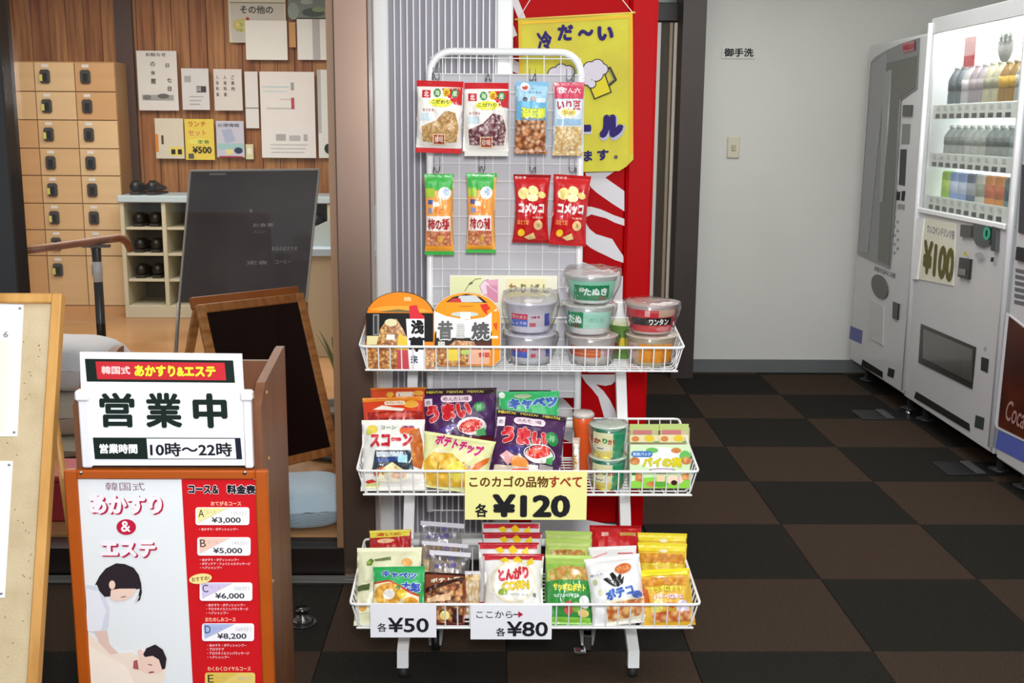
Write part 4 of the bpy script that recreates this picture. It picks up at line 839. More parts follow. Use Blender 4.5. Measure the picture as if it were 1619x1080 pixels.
# ---- middle basket
B2Y = 2.83
def art_purple(tx_): return None
orange_art = [B('#d8401c', 572, 634, 668, 690), B('#e88a24', 572, 629, 668, 635), E('#e8a83c', 650, 641, 12, 6), RR('#ecd8c0', 607, 635, 640, 642, 3), T('#b04a20', 'カラムーチョ', 623, 638.5, 26, 4), P('#f0e8da', (588, 648), (604, 642), (622, 646), (640, 648), (636, 652), (610, 650)), B('#9c1a14', 580, 652, 668, 690), P('#c83a24', (590, 655), (660, 655), (650, 662), (600, 662))]
bag('snack_bag', 'rear orange red spicy crisps bag at the left of the middle basket', '#c23a1c', [B('#d84a20', 586, 617, 672, 628), RR('#ecdcc4', 625, 620, 655, 628, 3), E('#e8b040', 616, 624, 6, 4), E('#e8a83c', 662, 622, 8, 4)], fr(584, 613, 674, 720), (630, 730, 630, 613, 88, 2.97, 3.05), .03, seal='#e08a28', sealh=.03, pinch=.03)
bag('snack_bag', 'second orange red spicy crisps bag behind the white corn bag', '#b8301a', orange_art, fr(572, 628, 668, 730), (622, 735, 621, 628, 96, 2.92, 3.00), .035, seal='#e08a28', sealh=.03, pinch=.05)
COR = food('#b85c1c', '#ec9c40', '#8a3c10', 90)
bag('snack_bag', 'white corn snack bag with red lettering at the left of the middle basket', '#e9e7e2', [E('#e8d05a', 589, 680, 9, 8), E('#c8c850', 584, 684, 5, 5), T('#4a7a4a', 'コーン', 615, 677, 24, 6), RR('#e0683c', 633, 676, 658, 688, 5), T('#7a3a8a', '濃厚', 646, 676, 20, 4), P(COR, (648, 684), (664, 678), (670, 700), (672, 725), (668, 742), (655, 738), (652, 710)), T('#c0202e', 'スコーン', 620, 698, 68, 22, .08, 0, ('#f6f0ea', .04)), P('#303a44', (595, 714), (652, 714), (656, 744), (590, 744)), B('#c8d0d8', 597, 716, 640, 724), P('#2c4a8a', (596, 726), (634, 724), (634, 731), (596, 732)), B('#a8d8e8', 632, 721, 646, 733), E('#c8684a', 618, 748, 26, 10), P('#ece2a8', (604, 744), (622, 732), (640, 744), (646, 752), (600, 752)), E('#f0ead0', 622, 756, 26, 6), E('#e0b8a0', 632, 752, 12, 5), P('#c83a34', (578, 760), (590, 757), (600, 762), (584, 764)), P('#d8d890', (580, 764), (604, 760), (600, 770), (578, 770))], fr(572, 664, 672, 774), (621, 776, 622, 664, 100, 2.775, 2.85), .04, seal='#f0eee6', sealh=.07, pinch=.03)
def mentai(ox, oy, k=0): return [B('#2a1420', 668 + ox, 616 + oy, 785 + ox, 625 + oy), B('#4a2258', 668 + ox, 625 + oy, 785 + ox, 690 + oy)] + [T('#e8d860', 'MENTAI', 686 + ox + 33 * j, 620.5 + oy, 26, 4.5, .03) for j in range(3)] + [B('#ece4ea', 669 + ox, 631 + oy, 682 + ox, 643 + oy), T('#4a2a6a', 'め', 675.5 + ox, 637 + oy, 7, 7), RR('#f2dce6', 696 + ox, 627 + oy, 747 + ox, 638 + oy, 5), T('#7a3a5a', 'めんたい味', 721 + ox, 632.5 + oy, 42, 7, .02), T('#d0202c', 'うまい', 709 + ox, 653 + oy, 74, 28, .09, -6, ('#f0c8c0', .035)), E('#2a8a4a', 759 + ox, 646 + oy, 9, 8), T('#9ad8a0', '棒', 759 + ox, 646 + oy, 9, 9), P('#5a3a9a', (695 + ox, 680 + oy), (720 + ox, 672 + oy), (716 + ox, 682 + oy), (698 + ox, 686 + oy)), E('#f0e6e6', 747 + ox, 676 + oy, 24, 14), E('#d8342c', 745 + ox, 676 + oy, 20, 10, r=-12), E('#f07858', 742 + ox, 674 + oy, 10, 3, r=-12), P('#58a868', (752 + ox, 684 + oy), (768 + ox, 678 + oy), (770 + ox, 690 + oy), (756 + ox, 692 + oy))]
bag('snack_bag', 'dark purple corn puff bag standing upright at the back of the middle basket', '#3a1c38', mentai(0, 0) + [B('#5a1a24', 668, 692, 785, 720)], fr(668, 614, 786, 735), (728, 738, 727, 614, 116, 2.96, 3.05), .045, seal='#2a1420', sealh=.03, pinch=.04)
bag('snack_bag', 'dark folded snack bag top behind the green cabbage snack bag', '#2e1424', [], fr(805, 617, 872, 700), (838, 725, 838, 617, 66, 3.02, 3.075), .03, seal='#2a1220', pinch=.03)
bag('snack_bag', 'green cabbage snack bag behind the front purple bag in the middle basket', '#3cba6c', [T('#3a62b0', 'キャベツ', 842, 637, 80, 18, .10, -3, ('#d0ecf8', .05)), E('#b8c8a0', 826, 626, 14, 4), E('#e8f4e8', 793, 624, 5, 5)], fr(788, 618, 884, 725), (838, 730, 836, 619, 96, 2.96, 3.03), .04, seal='#4ac47a', sealh=.04, pinch=.04)
bag('snack_bag', 'purple corn puff bag tilted clockwise in front of the green one', '#4a2254', [B('#2a1420', 783, 644, 897, 653)] + [T('#f0e050', 'MENTAI', 800 + 36 * j, 648.5, 28, 5, .04) for j in range(3)] + [B('#efe8ec', 785, 657, 798, 671), T('#7a3a6a', 'め', 791.5, 664, 7, 7), RR('#f4e0ea', 812, 656, 864, 668, 6), T('#7a3a5a', 'めんたい味', 838, 662, 40, 7, .02), T('#d0202c', 'うまい', 832, 686, 76, 26, .09, 2, ('#f0c8c0', .035)), E('#2a8a4a', 878, 684, 11, 10, r=40), T('#9ad8a0', '棒', 878, 684, 10, 11), P('#3e2a78', (800, 704), (836, 700), (832, 712), (808, 710)), E('#f4f0f0', 860, 708, 26, 13), E('#222020', 860, 708, 24.5, 12), E('#f0f0ee', 860, 709, 23, 11), E('#d8281e', 858, 706, 20, 9, r=-8), E('#f26a48', 852, 705, 9, 3), P('#4aa860', (872, 714), (884, 708), (882, 720), (872, 720)), P('#e8b0b8', (796, 716), (806, 708), (822, 716), (812, 728)), E('#f09848', 830, 724, 16, 9, r=15), B('#d8c8b8', 790, 728, 888, 740), E('#e8503c', 836, 734, 18, 4), E('#f0c8b0', 826, 736, 10, 3), B('#ecece8', 846, 724, 860, 733), B('#a8a0a0', 862, 722, 884, 734)], fr(783, 644, 897, 745), (828, 762, 841, 653, 112, 2.83, 2.93), .05, seal='#2a1420', sealh=.03, pinch=.04)
CHP = food('#e0b030', '#f6e070', '#c88a1c', 60)
bag('snack_bag', 'pale yellow potato crisps bag tilted clockwise in the middle basket', '#dfe0a4', [T('#c8206a', 'ポテトチップ', 732, 705, 84, 22, .07, 8, ('#f8e8ea', .04)), P('#e8e0cc', (690, 716), (720, 722), (768, 742), (762, 752), (700, 730)), T('#c89a5a', 'うすしお味', 735, 733, 60, 10, .02, 16), P('#d86a1e', (758, 735), (788, 715), (786, 724), (764, 746)), P(CHP, (668, 745), (690, 722), (724, 722), (752, 740), (756, 765), (700, 770), (668, 766)), E('#f0e45a', 735, 745, 16, 13), T('#8a7a2a', 'し', 706, 743, 9, 12, .02)] , fr(668, 688, 790, 772), (712, 776, 727, 690, 116, 2.785, 2.86), .05, seal='#e6e8b0', sealh=.05, pinch=.06)
# bottle shaped snack can and cups
can = thing('snack_can', 'tall orange red canister beside the green cups in the middle basket', 'canister', loc=(at(923, 700, 2.95).x, 2.98, .477))
mb = MB(); mb.lathe([(.023, 0), (.024, .004), (.024, .10), (.029, .125), (.029, .148), (.026, .152), (0.001, .153)], 28); mb.build('can', M('#d8541e', .35, coat=.3), can)
mb = MB(); mb.lathe([(.030, .148), (.030, .156), (.024, .162), (.001, .162)], 28); mb.build('lid', M('#cfc6c0', .3), can)
bag('snack_bag', 'narrow white and brown pouch between the canister and the purple bag', '#cdb8a8', [B('#f0ece8', 907, 700, 915, 745), B('#c8902a', 907, 715, 912, 740), T('#5a2a1a', 'ビスコ', 911, 705, 7, 5)], fr(905, 690, 917, 778), (911, 778, 911, 692, 12, 2.86, 2.88), .02, pinch=.02)
def snackcup(label, cx, z0, Y):
    art = [B('#f0ecb8', 938, 663, 970, 725), B('#1f9a6a', 968, 660, 992, 728), T('#b03a1e', 'か', 944, 685, 10, 14, .06), T('#2a9a4a', 'り', 955, 683, 8, 13, .06), T('#b03a1e', 'カリ', 966, 685, 13, 13, .06), E('#f6f2d8', 952, 702, 12, 7), T('#3a2a1a', 'w', 948, 703, 12, 4, .02), P('#ecd868', (938, 712), (968, 708), (966, 728), (938, 728)), E('#d89a40', 946, 722, 7, 4)]
    return cup(label, cx, 660, Y, z0, .082, .0445, .037, '#d6e0cc', '#2fa47c', art, (934, 655, 993, 727), wrap=True, name='snack_cup', cat='snack cup')
snackcup('lower green and yellow snack cup in the middle basket', 963, .478, 2.83)
snackcup('upper green and yellow snack cup standing on the other one', 963, .562, 2.83)
# boxes of pie nuts
def box(label, px, Yf_, z0, dpt, art, colr, name='snack_box'):
    x0, y0, x1, y1 = px; a_ = at(x0, y1, Yf_); b_ = at(x1, y1, Yf_); t_ = at(x0, y0, Yf_ + .02); W = b_.x - a_.x; H = t_.z - z0
    r_ = thing(name, label, 'snack box', loc=((a_.x + b_.x) / 2, Yf_, z0)); mb = MB(); mb.box((-W / 2, 0, 0), (W / 2, dpt, H), 0, .003); mb.build('carton', M(colr, .4, coat=.2), r_)
    draw(art, px, W, H, FLAT, 'printed_front', r_, base=.0006, step=.00015)
    S = lambda x, z, o: (x, z, H + o)
    draw([B('#7fc06a', x0 + 2, y0 + 2, x1 - 2, y0 + 14), B('#c88a7a', x0 + 4, y0 + 18, x1 - 6, y0 + 30)], (x0, y0, x1, y0 + 40), W, dpt, S, 'printed_top', r_, base=.0006)
    r_.rotation_euler = (R(-9), 0, 0); return r_
PIE = food('#c8702a', '#eab468', '#8a3c14', 60)
small_art = lambda ox: [B('#b8c87a', 995 + ox, 668, 1042 + ox, 680), B('#c8787a', 1000 + ox, 679, 1030 + ox, 687), B('#e8dcb0', 995 + ox, 688, 1042 + ox, 702), E('#d88a4a', 1004 + ox, 695, 6, 5), E('#e8c83c', 1026 + ox, 694, 8, 6), B('#7aa850', 1032 + ox, 699, 1042 + ox, 706)]
box('left small pie snack box behind the large green and white box', (995, 676, 1041, 740), 2.95, .50, .05, small_art(0), '#b9b684')
box('right small pie snack box behind the large green and white box', (1043, 674, 1090, 740), 2.95, .50, .05, small_art(46), '#c8b890')
box('large green and white pie snack box at the right end of the middle basket', (995, 702, 1091, 780), 2.79, .482, .05, [
    B('#cfe6b8', 996, 703, 1090, 779), E('#f2f2ee', 1044, 726, 38, 20), E('#6ab85a', 1030, 712, 10, 5), E('#6ab85a', 1082, 722, 9, 10), E(PIE, 1068, 712, 8, 5), E(PIE, 1003, 731, 8, 7), E(PIE, 1084, 730, 8, 7), RR('#4a78b8', 997, 713, 1031, 724, 5), T('#cfe0f4', '家族パック', 1014, 718.5, 28, 6, .02),
    T('#d8c820', 'パイの実', 1046, 733, 62, 18, .06, 0, ('#8a9a2a', .03)), E('#2a1a2a', 1046, 748, 22, 4.5), E('#e8c8e0', 1046, 747, 18, 2.5), P('#8ccf4a', (996, 779), (996, 768), (1020, 760), (1050, 758), (1090, 764), (1090, 779)), P(PIE, (1004, 752), (1016, 754), (1014, 768), (1004, 766)), E('#3a7a3a', 1001, 752, 4, 4), E(PIE, 1030, 772, 9, 5), E('#e8c8a0', 1044, 762, 7, 8), E('#5aa83a', 1044, 772, 12, 5), E('#f0d0b8', 1066, 764, 14, 8), E('#3a1a14', 1065, 769, 5, 4.5), P(PIE, (1076, 754), (1088, 752), (1088, 764), (1078, 764))], '#cfe0bc')

# ---- bottom basket
bag('snack_bag', 'yellow and red snack bag at the back left of the bottom basket', '#b8241c', [B('#e4d44c', 584, 838, 648, 850), T('#c8461c', '濃いめ', 614, 845, 40, 6, .02), P('#b01c1c', (584, 852), (650, 848), (650, 868), (584, 868)), E('#e8b890', 610, 856, 14, 4)], fr(583, 837, 650, 930), (618, 925, 617, 838, 66, 2.80, 2.86), .03, seal='#e4d44c', sealh=.04, pinch=.02)
bag('snack_bag', 'cream rice cracker bag with green herb pictures in the bottom basket', '#e0e0bc', [P('#5a7a2a', (577, 890), (584, 884), (590, 888), (586, 896), (578, 896)), E('#8aa03c', 581, 891, 4, 3), P('#6a7a4a', (590, 886), (618, 882), (618, 888), (592, 890)), E('#e0a85a', 645, 892, 9, 7), P('#4a5a2a', (563, 928), (585, 926), (584, 936), (564, 936)), B('#d4d8b4', 572, 897, 590, 922), B('#e8e4c0', 564, 940, 590, 970), E('#e0a85a', 574, 962, 7, 6)], fr(560, 864, 668, 988), (612, 989, 616, 866, 102, 2.61, 2.73), .04, seal='#ebebcd', sealh=.06, pinch=.02)
RNG = food('#d8962a', '#f6d060', '#b8701c', 70)
bag('snack_bag', 'green cabbage corn snack bag leaning at the front left of the bottom basket', '#2fa85c', [T('#2a4aa8', 'キャベツ', 628, 907, 58, 12, .07, 6, ('#d8ecfa', .05)), T('#2a4aa8', '太郎', 648, 927, 32, 16, .07, 6, ('#d8ecfa', .05)), P('#c8402a', (586, 918), (612, 915), (650, 935), (664, 940), (660, 962), (584, 962)), P('#f2e6c0', (586, 921), (612, 918), (648, 938), (662, 942), (660, 962), (584, 962)), E(RNG, 610, 938, 24, 18), E('#f2f0ea', 612, 938, 10, 8), E('#f0cc3c', 634, 938, 8, 7), E(RNG, 648, 950, 12, 7), E('#4a7a3a', 628, 928, 4, 3)], fr(584, 892, 670, 965), (630, 968, 631, 896, 82, 2.600, 2.655), .035, seal='#2fa85c', sealh=.07, pinch=.03)
CLR = glassy('clear_wrapper', (.86, .86, .88), .16, .22)
PRZ = food('#b89868', '#dcc8a4', '#f0ece8', 70)
for k, (ps, lb) in enumerate([((692, 905, 700, 826, 70, 2.80, 2.88), 'rear clear wrapped snack with purple lettering in the bottom basket'), ((697, 925, 704, 858, 74, 2.73, 2.79), 'middle clear wrapped snack with purple lettering in the bottom basket'), ((705, 950, 712, 872, 66, 2.67, 2.74), 'front clear wrapped snack with purple lettering in the bottom basket')]):
    x_, y_ = ps[2], ps[3]
    bag('wrapped_snack', lb, '#c8c4d0', [T('#5a4a9a', 'みりん揚', x_ - 6, y_ + 26, 40, 9, .03, -6), T('#6a5aa8', 'の', x_ + 4, y_ + 12, 9, 9, .03), B(PRZ, x_ - 30, y_ + 38, x_ + 30, y_ + 70)], fr(x_ - 36, y_, x_ + 36, y_ + 80), ps, .03, seal='#d6d2da', sealh=.1, pinch=.05, fm=CLR)
ROL = food('#4a1c10', '#c87040', '#eab070', 80)
bag('snack_bag', 'dark brown rolled wafer bag tilted up to the right in the bottom basket', '#8a4428', [T('#e8d8c0', 'ポテト巻', 702, 914, 54, 9, .05, -8, ('#2a1210', .05)), P(ROL, (668, 940), (735, 912), (735, 985), (668, 985)), P('#3a1410', (668, 930), (735, 905), (735, 912), (668, 938)), P('#e0b890', (672, 948), (712, 938), (714, 950), (672, 955)), E('#f0dc80', 705, 974, 9, 7), P('#3a1410', (718, 972), (736, 972), (736, 984), (718, 984))], fr(664, 900, 740, 988), (700, 988, 706, 906, 68, 2.605, 2.68), .035, seal='#3a1814', seal2='#6a2018', sealh=.05, pinch=.02)
bag('wrapped_snack', 'small clear pouch of golden crackers beside the brown wafer bag', '#d8c8a0', [B(PRZ, 737, 918, 757, 955), T('#4a4a8a', 'い', 744, 909, 6, 6)], fr(735, 902, 758, 985), (747, 978, 747, 903, 24, 2.63, 2.68), .03, seal='#d6d2d6', sealh=.08, pinch=.03, fm=food('#c89c58', '#e6cf98', '#f6ecd0', 60))
def corn(ox, oy, full): 
    a_ = [B('#c8283a', 765 + ox, 879 + oy, 860 + ox, 888 + oy), P('#f0d02c', (790 + ox, 888 + oy), (800 + ox, 884 + oy), (806 + ox, 892 + oy), (798 + ox, 898 + oy)), P('#f0cc24', (812 + ox, 888 + oy), (820 + ox, 880 + oy), (828 + ox, 892 + oy), (818 + ox, 900 + oy)), P('#f0d02c', (834 + ox, 892 + oy), (844 + ox, 884 + oy), (846 + ox, 896 + oy), (836 + ox, 900 + oy))]
    if full: a_ += [E('#e8dcb8', 812, 926, 38, 34), E('#f0eeea', 812, 926, 35, 31), T('#c8283c', 'とんがり', 812, 914, 52, 22, .09, -6, ('#f0d0c8', .03)), T('#e8c81e', 'CORN', 816, 934, 46, 14, .05, -6, ('#a0801c', .03)), E('#8aa83a', 794, 944, 8, 5), T('#2a2a2a', '塩', 848, 946, 6, 6), B('#c8c8c4', 800, 946, 838, 949)]
    return a_
for k, (ox, ytop, ybot, Yt, lb) in enumerate([(-4, 826, 900, 2.87, 'rear'), (-2, 842, 915, 2.835, 'second from back'), (-8, 858, 935, 2.79, 'third from back')]):
    bag('snack_bag', 'white and red corn cone snack bag, %s of four' % lb, '#e6e2e2', corn(ox, ytop - 876, False), fr(763 + ox, ytop, 862 + ox, ytop + 110), (812 + ox, ybot + 20, 812 + ox, ytop, 92 + 2 * k, Yt - .07, Yt), .03, seal='#d8d0d4' if k == 0 else '#c42a3a', sealh=.035, pinch=.04)
bag('snack_bag', 'white and red corn cone snack bag at the front of the four', '#ebe9e6', corn(0, 0, True), fr(763, 876, 863, 985), (812, 985, 812, 876, 98, 2.61, 2.72), .05, seal='#c42a3a', seal2='#e6e4e0', sealh=.035, pinch=.08)
CRI = food('#b87838', '#ecca80', '#8aa03c', 70)
for k, (ytop, Yt, lb) in enumerate([(840, 2.85, 'rear'), (852, 2.82, 'middle')]):
    bag('snack_bag', 'light green potato snack bag, %s one of the three' % lb, '#b8d070', [B('#c8dc84', 862, ytop + 8, 932, ytop + 14), B(CRI, 868, ytop + 20, 925, ytop + 30), E('#a8682c', 884, ytop + 24, 10, 3)], fr(860, ytop, 936, ytop + 110), (898, ytop + 100, 899, ytop, 74, Yt - .07, Yt), .04, seal='#bcd470', sealh=.05, pinch=.03)
bag('snack_bag', 'light green potato snack bag at the front with yellow lettering', '#a9c860', [P('#8ab84a', (862, 893), (936, 893), (936, 900), (862, 902)), P(CRI, (866, 905), (890, 896), (925, 898), (932, 922), (868, 924)), E('#e8e4d0', 909, 908, 7, 5), P('#2f8a3a', (861, 922), (936, 920), (936, 988), (861, 988)), T('#eee23c', 'サッポロポテト', 899, 933, 54, 13, .06, 0, ('#4a6a1c', .03)), T('#e6f0f0', 'つぶつぶベジタブル', 894, 946, 42, 6, .04), E('#c8504a', 898, 965, 8, 10), E('#7aa840', 910, 963, 7, 8), E('#3a7a3a', 888, 962, 5, 7), E('#e8e8ea', 924, 955, 9, 10), B('#8cc84a', 864, 978, 934, 988), E('#e0c070', 922, 972, 9, 6)], fr(861, 876, 937, 990), (899, 990, 899, 878, 74, 2.615, 2.72), .045, seal='#c4dc84', seal2='#5aa84a', sealh=.05, pinch=.04)
bag('snack_bag', 'plain red snack bag standing at the back of the bottom basket', '#c8121c', [B('#e8b0a8', 949, 842, 960, 849), B('#c89a50', 978, 842, 1004, 848), B('#e8504a', 992, 835, 1004, 838)], fr(931, 829, 1014, 930), (975, 925, 973, 831, 82, 2.83, 2.91), .03, seal='#b8101a', sealh=.04, pinch=.02)
bag('snack_bag', 'rear white ring snack bag leaning behind the front one', '#e4e2e2', [B('#c84a50', 976, 874, 1000, 876), P('#e88a9a', (935, 880), (960, 872), (960, 874), (936, 882))], fr(932, 862, 1006, 960), (975, 960, 968, 864, 76, 2.71, 2.79), .03, seal='#ecebea', sealh=.06, pinch=.03)
bag('snack_bag', 'front white ring snack bag with blue lettering leaning to the left', '#e6e5e6', [E('#c8622a', 988, 900, 16, 9, r=-14), T('#f0c060', 'うましお', 988, 900, 24, 8, .02, -12), P('#141414', (949, 915), (957, 914), (966, 922), (962, 908), (968, 905), (974, 916), (979, 910), (983, 911), (980, 920), (988, 912), (983, 926), (974, 931), (966, 930), (958, 924)), T('#3a68c0', 'ポテコ', 975, 940, 50, 18, .07, -8), T('#7a7a9a', '東ハト', 940, 906, 22, 4), E('#b8c090', 935, 918, 4, 5), E('#c8c8a0', 942, 936, 4, 5), P('#f0ecd8', (948, 952), (1020, 948), (1020, 985), (948, 990)), P(food('#b8602c', '#ecc070', '#f6e4b0', 60), (948, 956), (1018, 952), (1018, 978), (950, 984)), E('#4a68b8', 1006, 946, 10, 6)], fr(925, 875, 1022, 990), (983, 988, 967, 880, 88, 2.60, 2.69), .05, seal='#efefee', sealh=.05, pinch=.04)
CHK = food('#b8741c', '#ecb048', '#d89018', 70)
for k, (ytop, Yt, pw, lb) in enumerate([(843, 2.86, 78, 'rearmost'), (859, 2.82, 78, 'middle')]):
    bag('snack_bag', 'yellow barbecue potato snack bag, %s one of the three' % lb, '#e2bc34', [B('#e8d028', 1008, ytop + 4, 1084, ytop + 14), E('#e8d8a8', 1047, ytop + 13, 7, 4), B(CHK, 1009, ytop + 18, 1082, ytop + 34), T('#e8d838', 'サッポロポテト', 1043, ytop + 37, 56, 8, .05)], fr(1007, ytop, 1086, ytop + 105), (1048, ytop + 100, 1047, ytop, pw, Yt - .07, Yt), .035, seal='#e8d42c', sealh=.08, pinch=.05)
bag('snack_bag', 'yellow barbecue potato snack bag at the front of the three', '#deb038', [B('#ecdc2c', 1008, 902, 1088, 910), E('#f0e8d8', 1042, 915, 7, 4), B(CHK, 1010, 914, 1082, 928), T('#e8dc3c', 'サッポロポテト', 1048, 934, 54, 11, .06, 0, ('#7a4a10', .03)), T('#f0dce8', 'バーベQあじ', 1050, 947, 48, 9, .05, 0, ('#a04a6a', .03)), P('#c8601c', (1008, 925), (1018, 935), (1020, 955), (1010, 955)), E('#e8e070', 1030, 964, 9, 10), E('#e0d0e8', 1072, 964, 11, 11), P('#c84a3a', (1046, 956), (1060, 958), (1056, 966), (1046, 962)), B(food('#c8602c', '#ecb070', '#f6dca0', 60), 1022, 970, 1092, 984)], fr(1008, 898, 1092, 990), (1058, 990, 1049, 900, 82, 2.60, 2.68), .045, seal='#ecdc2c', seal2='#e0b428', sealh=.05, pinch=.02)

# ================================================================== VENDING MACHINES
VX = 2.04
VW = M('#ced0d2', .35, coat=.2, var=.03, scale=3); VD = M('#34363a', .3, coat=.3)
def vS(x, z, o): return (VX - o, x, z)
def vdraw(items, name, parent, base=.001, step=.0004):  # art in photo px, laid on the plane x = VX
    out = []
    for it in items:
        if it[0] == 'p': out = []; out.append(('p', it[1], [(lambda q_: (q_.y, 5 - q_.z))(atX(*p_, VX)) for p_ in it[2]]))
        r_ = draw(out, (-10, 0, 10, 5), 20, 5, lambda x, z, o: (VX - o, x, z), name, parent, base=base, step=step)
    return r_
def vtext(s_, px, py, w_px, h_px, colr, name, parent, bold=.02, base=.0022):
    c_ = atX(px, py, VX); W = abs(atX(px - w_px / 2, py, VX).y - atX(px + w_px / 2, py, VX).y); H = atX(px, py - h_px / 2, VX).z - atX(px, py + h_px / 2, VX).z
    yc, zc_ = c_.y, c_.z
    S = lambda x, z, o: (VX - o, yc - x, z)
    return draw([T(colr, s_, 0, 5 - zc_, W, H, bold)], (-10, 0, 10, 5), 20, 5, S, name, parent, base=base, step=.0003)
def vbox(mb, p0, p1, d0, d1, mi=0, bev=.002):
    a_, b_ = atX(*p0, VX), atX(*p1, VX); mb.box((VX - d0, a_.y, a_.z), (VX - d1, b_.y, b_.z), mi, bev)
def vquad(mb, pts, d0, d1, mi=0):
    n = len(pts); A_ = [atX(*p_, VX) for p_ in pts]; vs = [(VX - d0, q_.y, q_.z) for q_ in A_] + [(VX - d1, q_.y, q_.z) for q_ in A_]
    tri = tessellate_polygon([[Vector((q_.y, q_.z, 0)) for q_ in A_]])
    mb.add(vs, [tuple(t) for t in tri] + [tuple(n + i for i in t)[::-1] for t in tri] + [(i, (i + 1) % n, n + (i + 1) % n, n + i) for i in range(n)], mi)
def feet(root, ya, yb):
    for y_ in (ya + .1, yb - .1):
        for x_ in (VX + .08, VX + .6):
            mb = MB(); mb.lathe([(.045, 0), (.045, .012), (.015, .018), (.015, .10)], 16, 0, (x_, y_, 0)); mb.build('foot', M('#3c3e40', .4, metal=.6), root)
# machine 1: tall, unlit, dark window
y1a, y1b, z1 = 5.44, 6.30, 1.845
v1 = thing('vending_machine', 'white vending machine with a dark empty window against the back wall', 'vending machine')
mb = MB(); mb.box((VX + .012, y1a + .01, .10), (VX + .72, y1b, z1), 0, .012); mb.build('cabinet', VW, v1)
mb = MB(); mb.box((VX, y1a + .004, .10), (VX + .03, y1b - .004, z1), 0, .012); mb.build('front_door', VW, v1)
mb = MB(); vquad(mb, [(1378, 98), (1386, 90), (1402, 80), (1424, 70), (1455, 60), (1451, 140), (1426, 158), (1419, 300), (1408, 425), (1357, 402)], .001, .006); mb.build('window', M('#66686a', .12, var=.15, scale=2, coat=.5), v1)
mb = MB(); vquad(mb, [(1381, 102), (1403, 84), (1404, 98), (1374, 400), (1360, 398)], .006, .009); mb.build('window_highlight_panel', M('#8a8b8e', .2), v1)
mb = MB(); vquad(mb, [(1404, 100), (1452, 88), (1449, 138), (1425, 156), (1407, 420), (1390, 412)], .006, .008); mb.build('inner_panel', M('#55564f', .2), v1)
mb = MB(); vquad(mb, [(1400, 116), (1412, 110), (1404, 230), (1398, 320), (1394, 320)], .008, .012); mb.build('lamp_tube', M('#8a8d8a', .15), v1)
vdraw([P('#a87a7e', (1430, 68), (1449, 64), (1449, 80), (1430, 84))], 'sticker', v1, base=.010)
vtext('HELLO', 1440, 74, 16, 8, '#c0383c', 'sticker_lettering', v1, base=.0125)
mb = MB(); vquad(mb, [(1430, 166), (1444, 166), (1443, 184), (1429, 184)], .001, .008); mb.build('coin_display', M('#3a3a3a', .2), v1)
vdraw([P('#8a8c8a', (1427, 196), (1440, 196), (1438, 228), (1425, 228)), P('#4a4c4a', (1424, 236), (1434, 236), (1431, 294), (1421, 292)), P('#303230', (1418, 303), (1424, 303), (1423, 317), (1417, 316)), P('#303230', (1426, 302), (1432, 302), (1430, 318), (1425, 317)), P('#9a9c9a', (1420, 322), (1431, 324), (1430, 332), (1419, 330))] + [P('#9a9b9c', (1413 + (k % 2) * 5, 342 + 7 * k), (1416 + (k % 2) * 5, 342 + 7 * k), (1416 + (k % 2) * 5, 346 + 7 * k), (1413 + (k % 2) * 5, 346 + 7 * k)) for k in range(9)], 'control_labels', v1)
mb = MB(); vquad(mb, [(1392 + 13 * cos(2 * pi * k / 24), 453.5 + 18.5 * sin(2 * pi * k / 24) + 6 * cos(2 * pi * k / 24)) for k in range(24)], .001, .006); mb.build('return_flap', M('#4a4a48', .3), v1)
mb = MB(); vquad(mb, [(1377, 474), (1399, 485), (1397, 546), (1374, 534)], .001, .005); mb.build('cover_plate', M('#c4c6c6', .35), v1)
mb = MB(); vquad(mb, [(1414, 477), (1423, 481), (1421, 506), (1413, 503)], .001, .008); mb.build('coin_slot', M('#1c1c1e', .3), v1)
vdraw([P('#6c70a8', (1345, 515), (1364, 523), (1362, 544), (1343, 535))], 'blue_sticker', v1)
vdraw([P('#141414', (1364, 568), (1396, 588), (1396, 598), (1362, 578)), P('#2a2c2c', (1405, 581), (1415, 585), (1413, 598), (1403, 594))], 'vent_slot', v1)
vtext('お取り忘れに注意', 1399, 430, 34, 8, '#777777', 'small_lettering', v1)
feet(v1, y1a, y1b)
# machine 2: lit display
y2a, y2b, z2 = 4.40, 5.425, 1.905
v2 = thing('vending_machine', 'white vending machine with a brightly lit drinks display', 'vending machine')
wa, wb = atX(1458, 326, VX), atX(1598, 350, VX); wt, wu = atX(1474, 58, VX), atX(1612, 30, VX)
wy0, wy1 = atX(1604, 200, VX).y, atX(1466, 200, VX).y; wz0, wz1 = atX(1459, 332, VX).z, atX(1476, 54, VX).z
D = .16
mb = MB()
for a_, c_ in (((VX + .012, y2a + .01, .10), (VX + .70, y2b - .004, wz0)), ((VX + .012, y2a + .01, wz1), (VX + .70, y2b - .004, z2)), ((VX + D, y2a + .01, wz0), (VX + .70, y2b - .004, wz1)), ((VX + .012, y2a + .01, wz0), (VX + D, wy0, wz1)), ((VX + .012, wy1, wz0), (VX + D, y2b - .004, wz1))): mb.box(a_, c_, 0, 0)
mb.build('cabinet', VW, v2)
mb = MB(); mb.box((VX, y2a + .004, .10), (VX + .012, y2b - .004, wz0), 0, .004); mb.build('lower_door', VW, v2)
mb = MB(); mb.box((VX, y2a + .004, wz1), (VX + .012, y2b - .004, z2), 0, .004); mb.build('header', VW, v2)
for (a_, b_) in ((y2a + .004, wy0), (wy1, y2b - .004)):
    mb = MB(); mb.box((VX, a_, wz0), (VX + .012, b_, wz1), 0, .004); mb.build('door_stile', VW, v2)
for y_ in (y2b - .012, y2a + .014):
    mb = MB(); mb.tube([(VX - .004, y_, .13), (VX - .004, y_, z2 - .02)], .014, 12); mb.build('corner_trim', M('#dfe1e4', .25, coat=.5), v2)
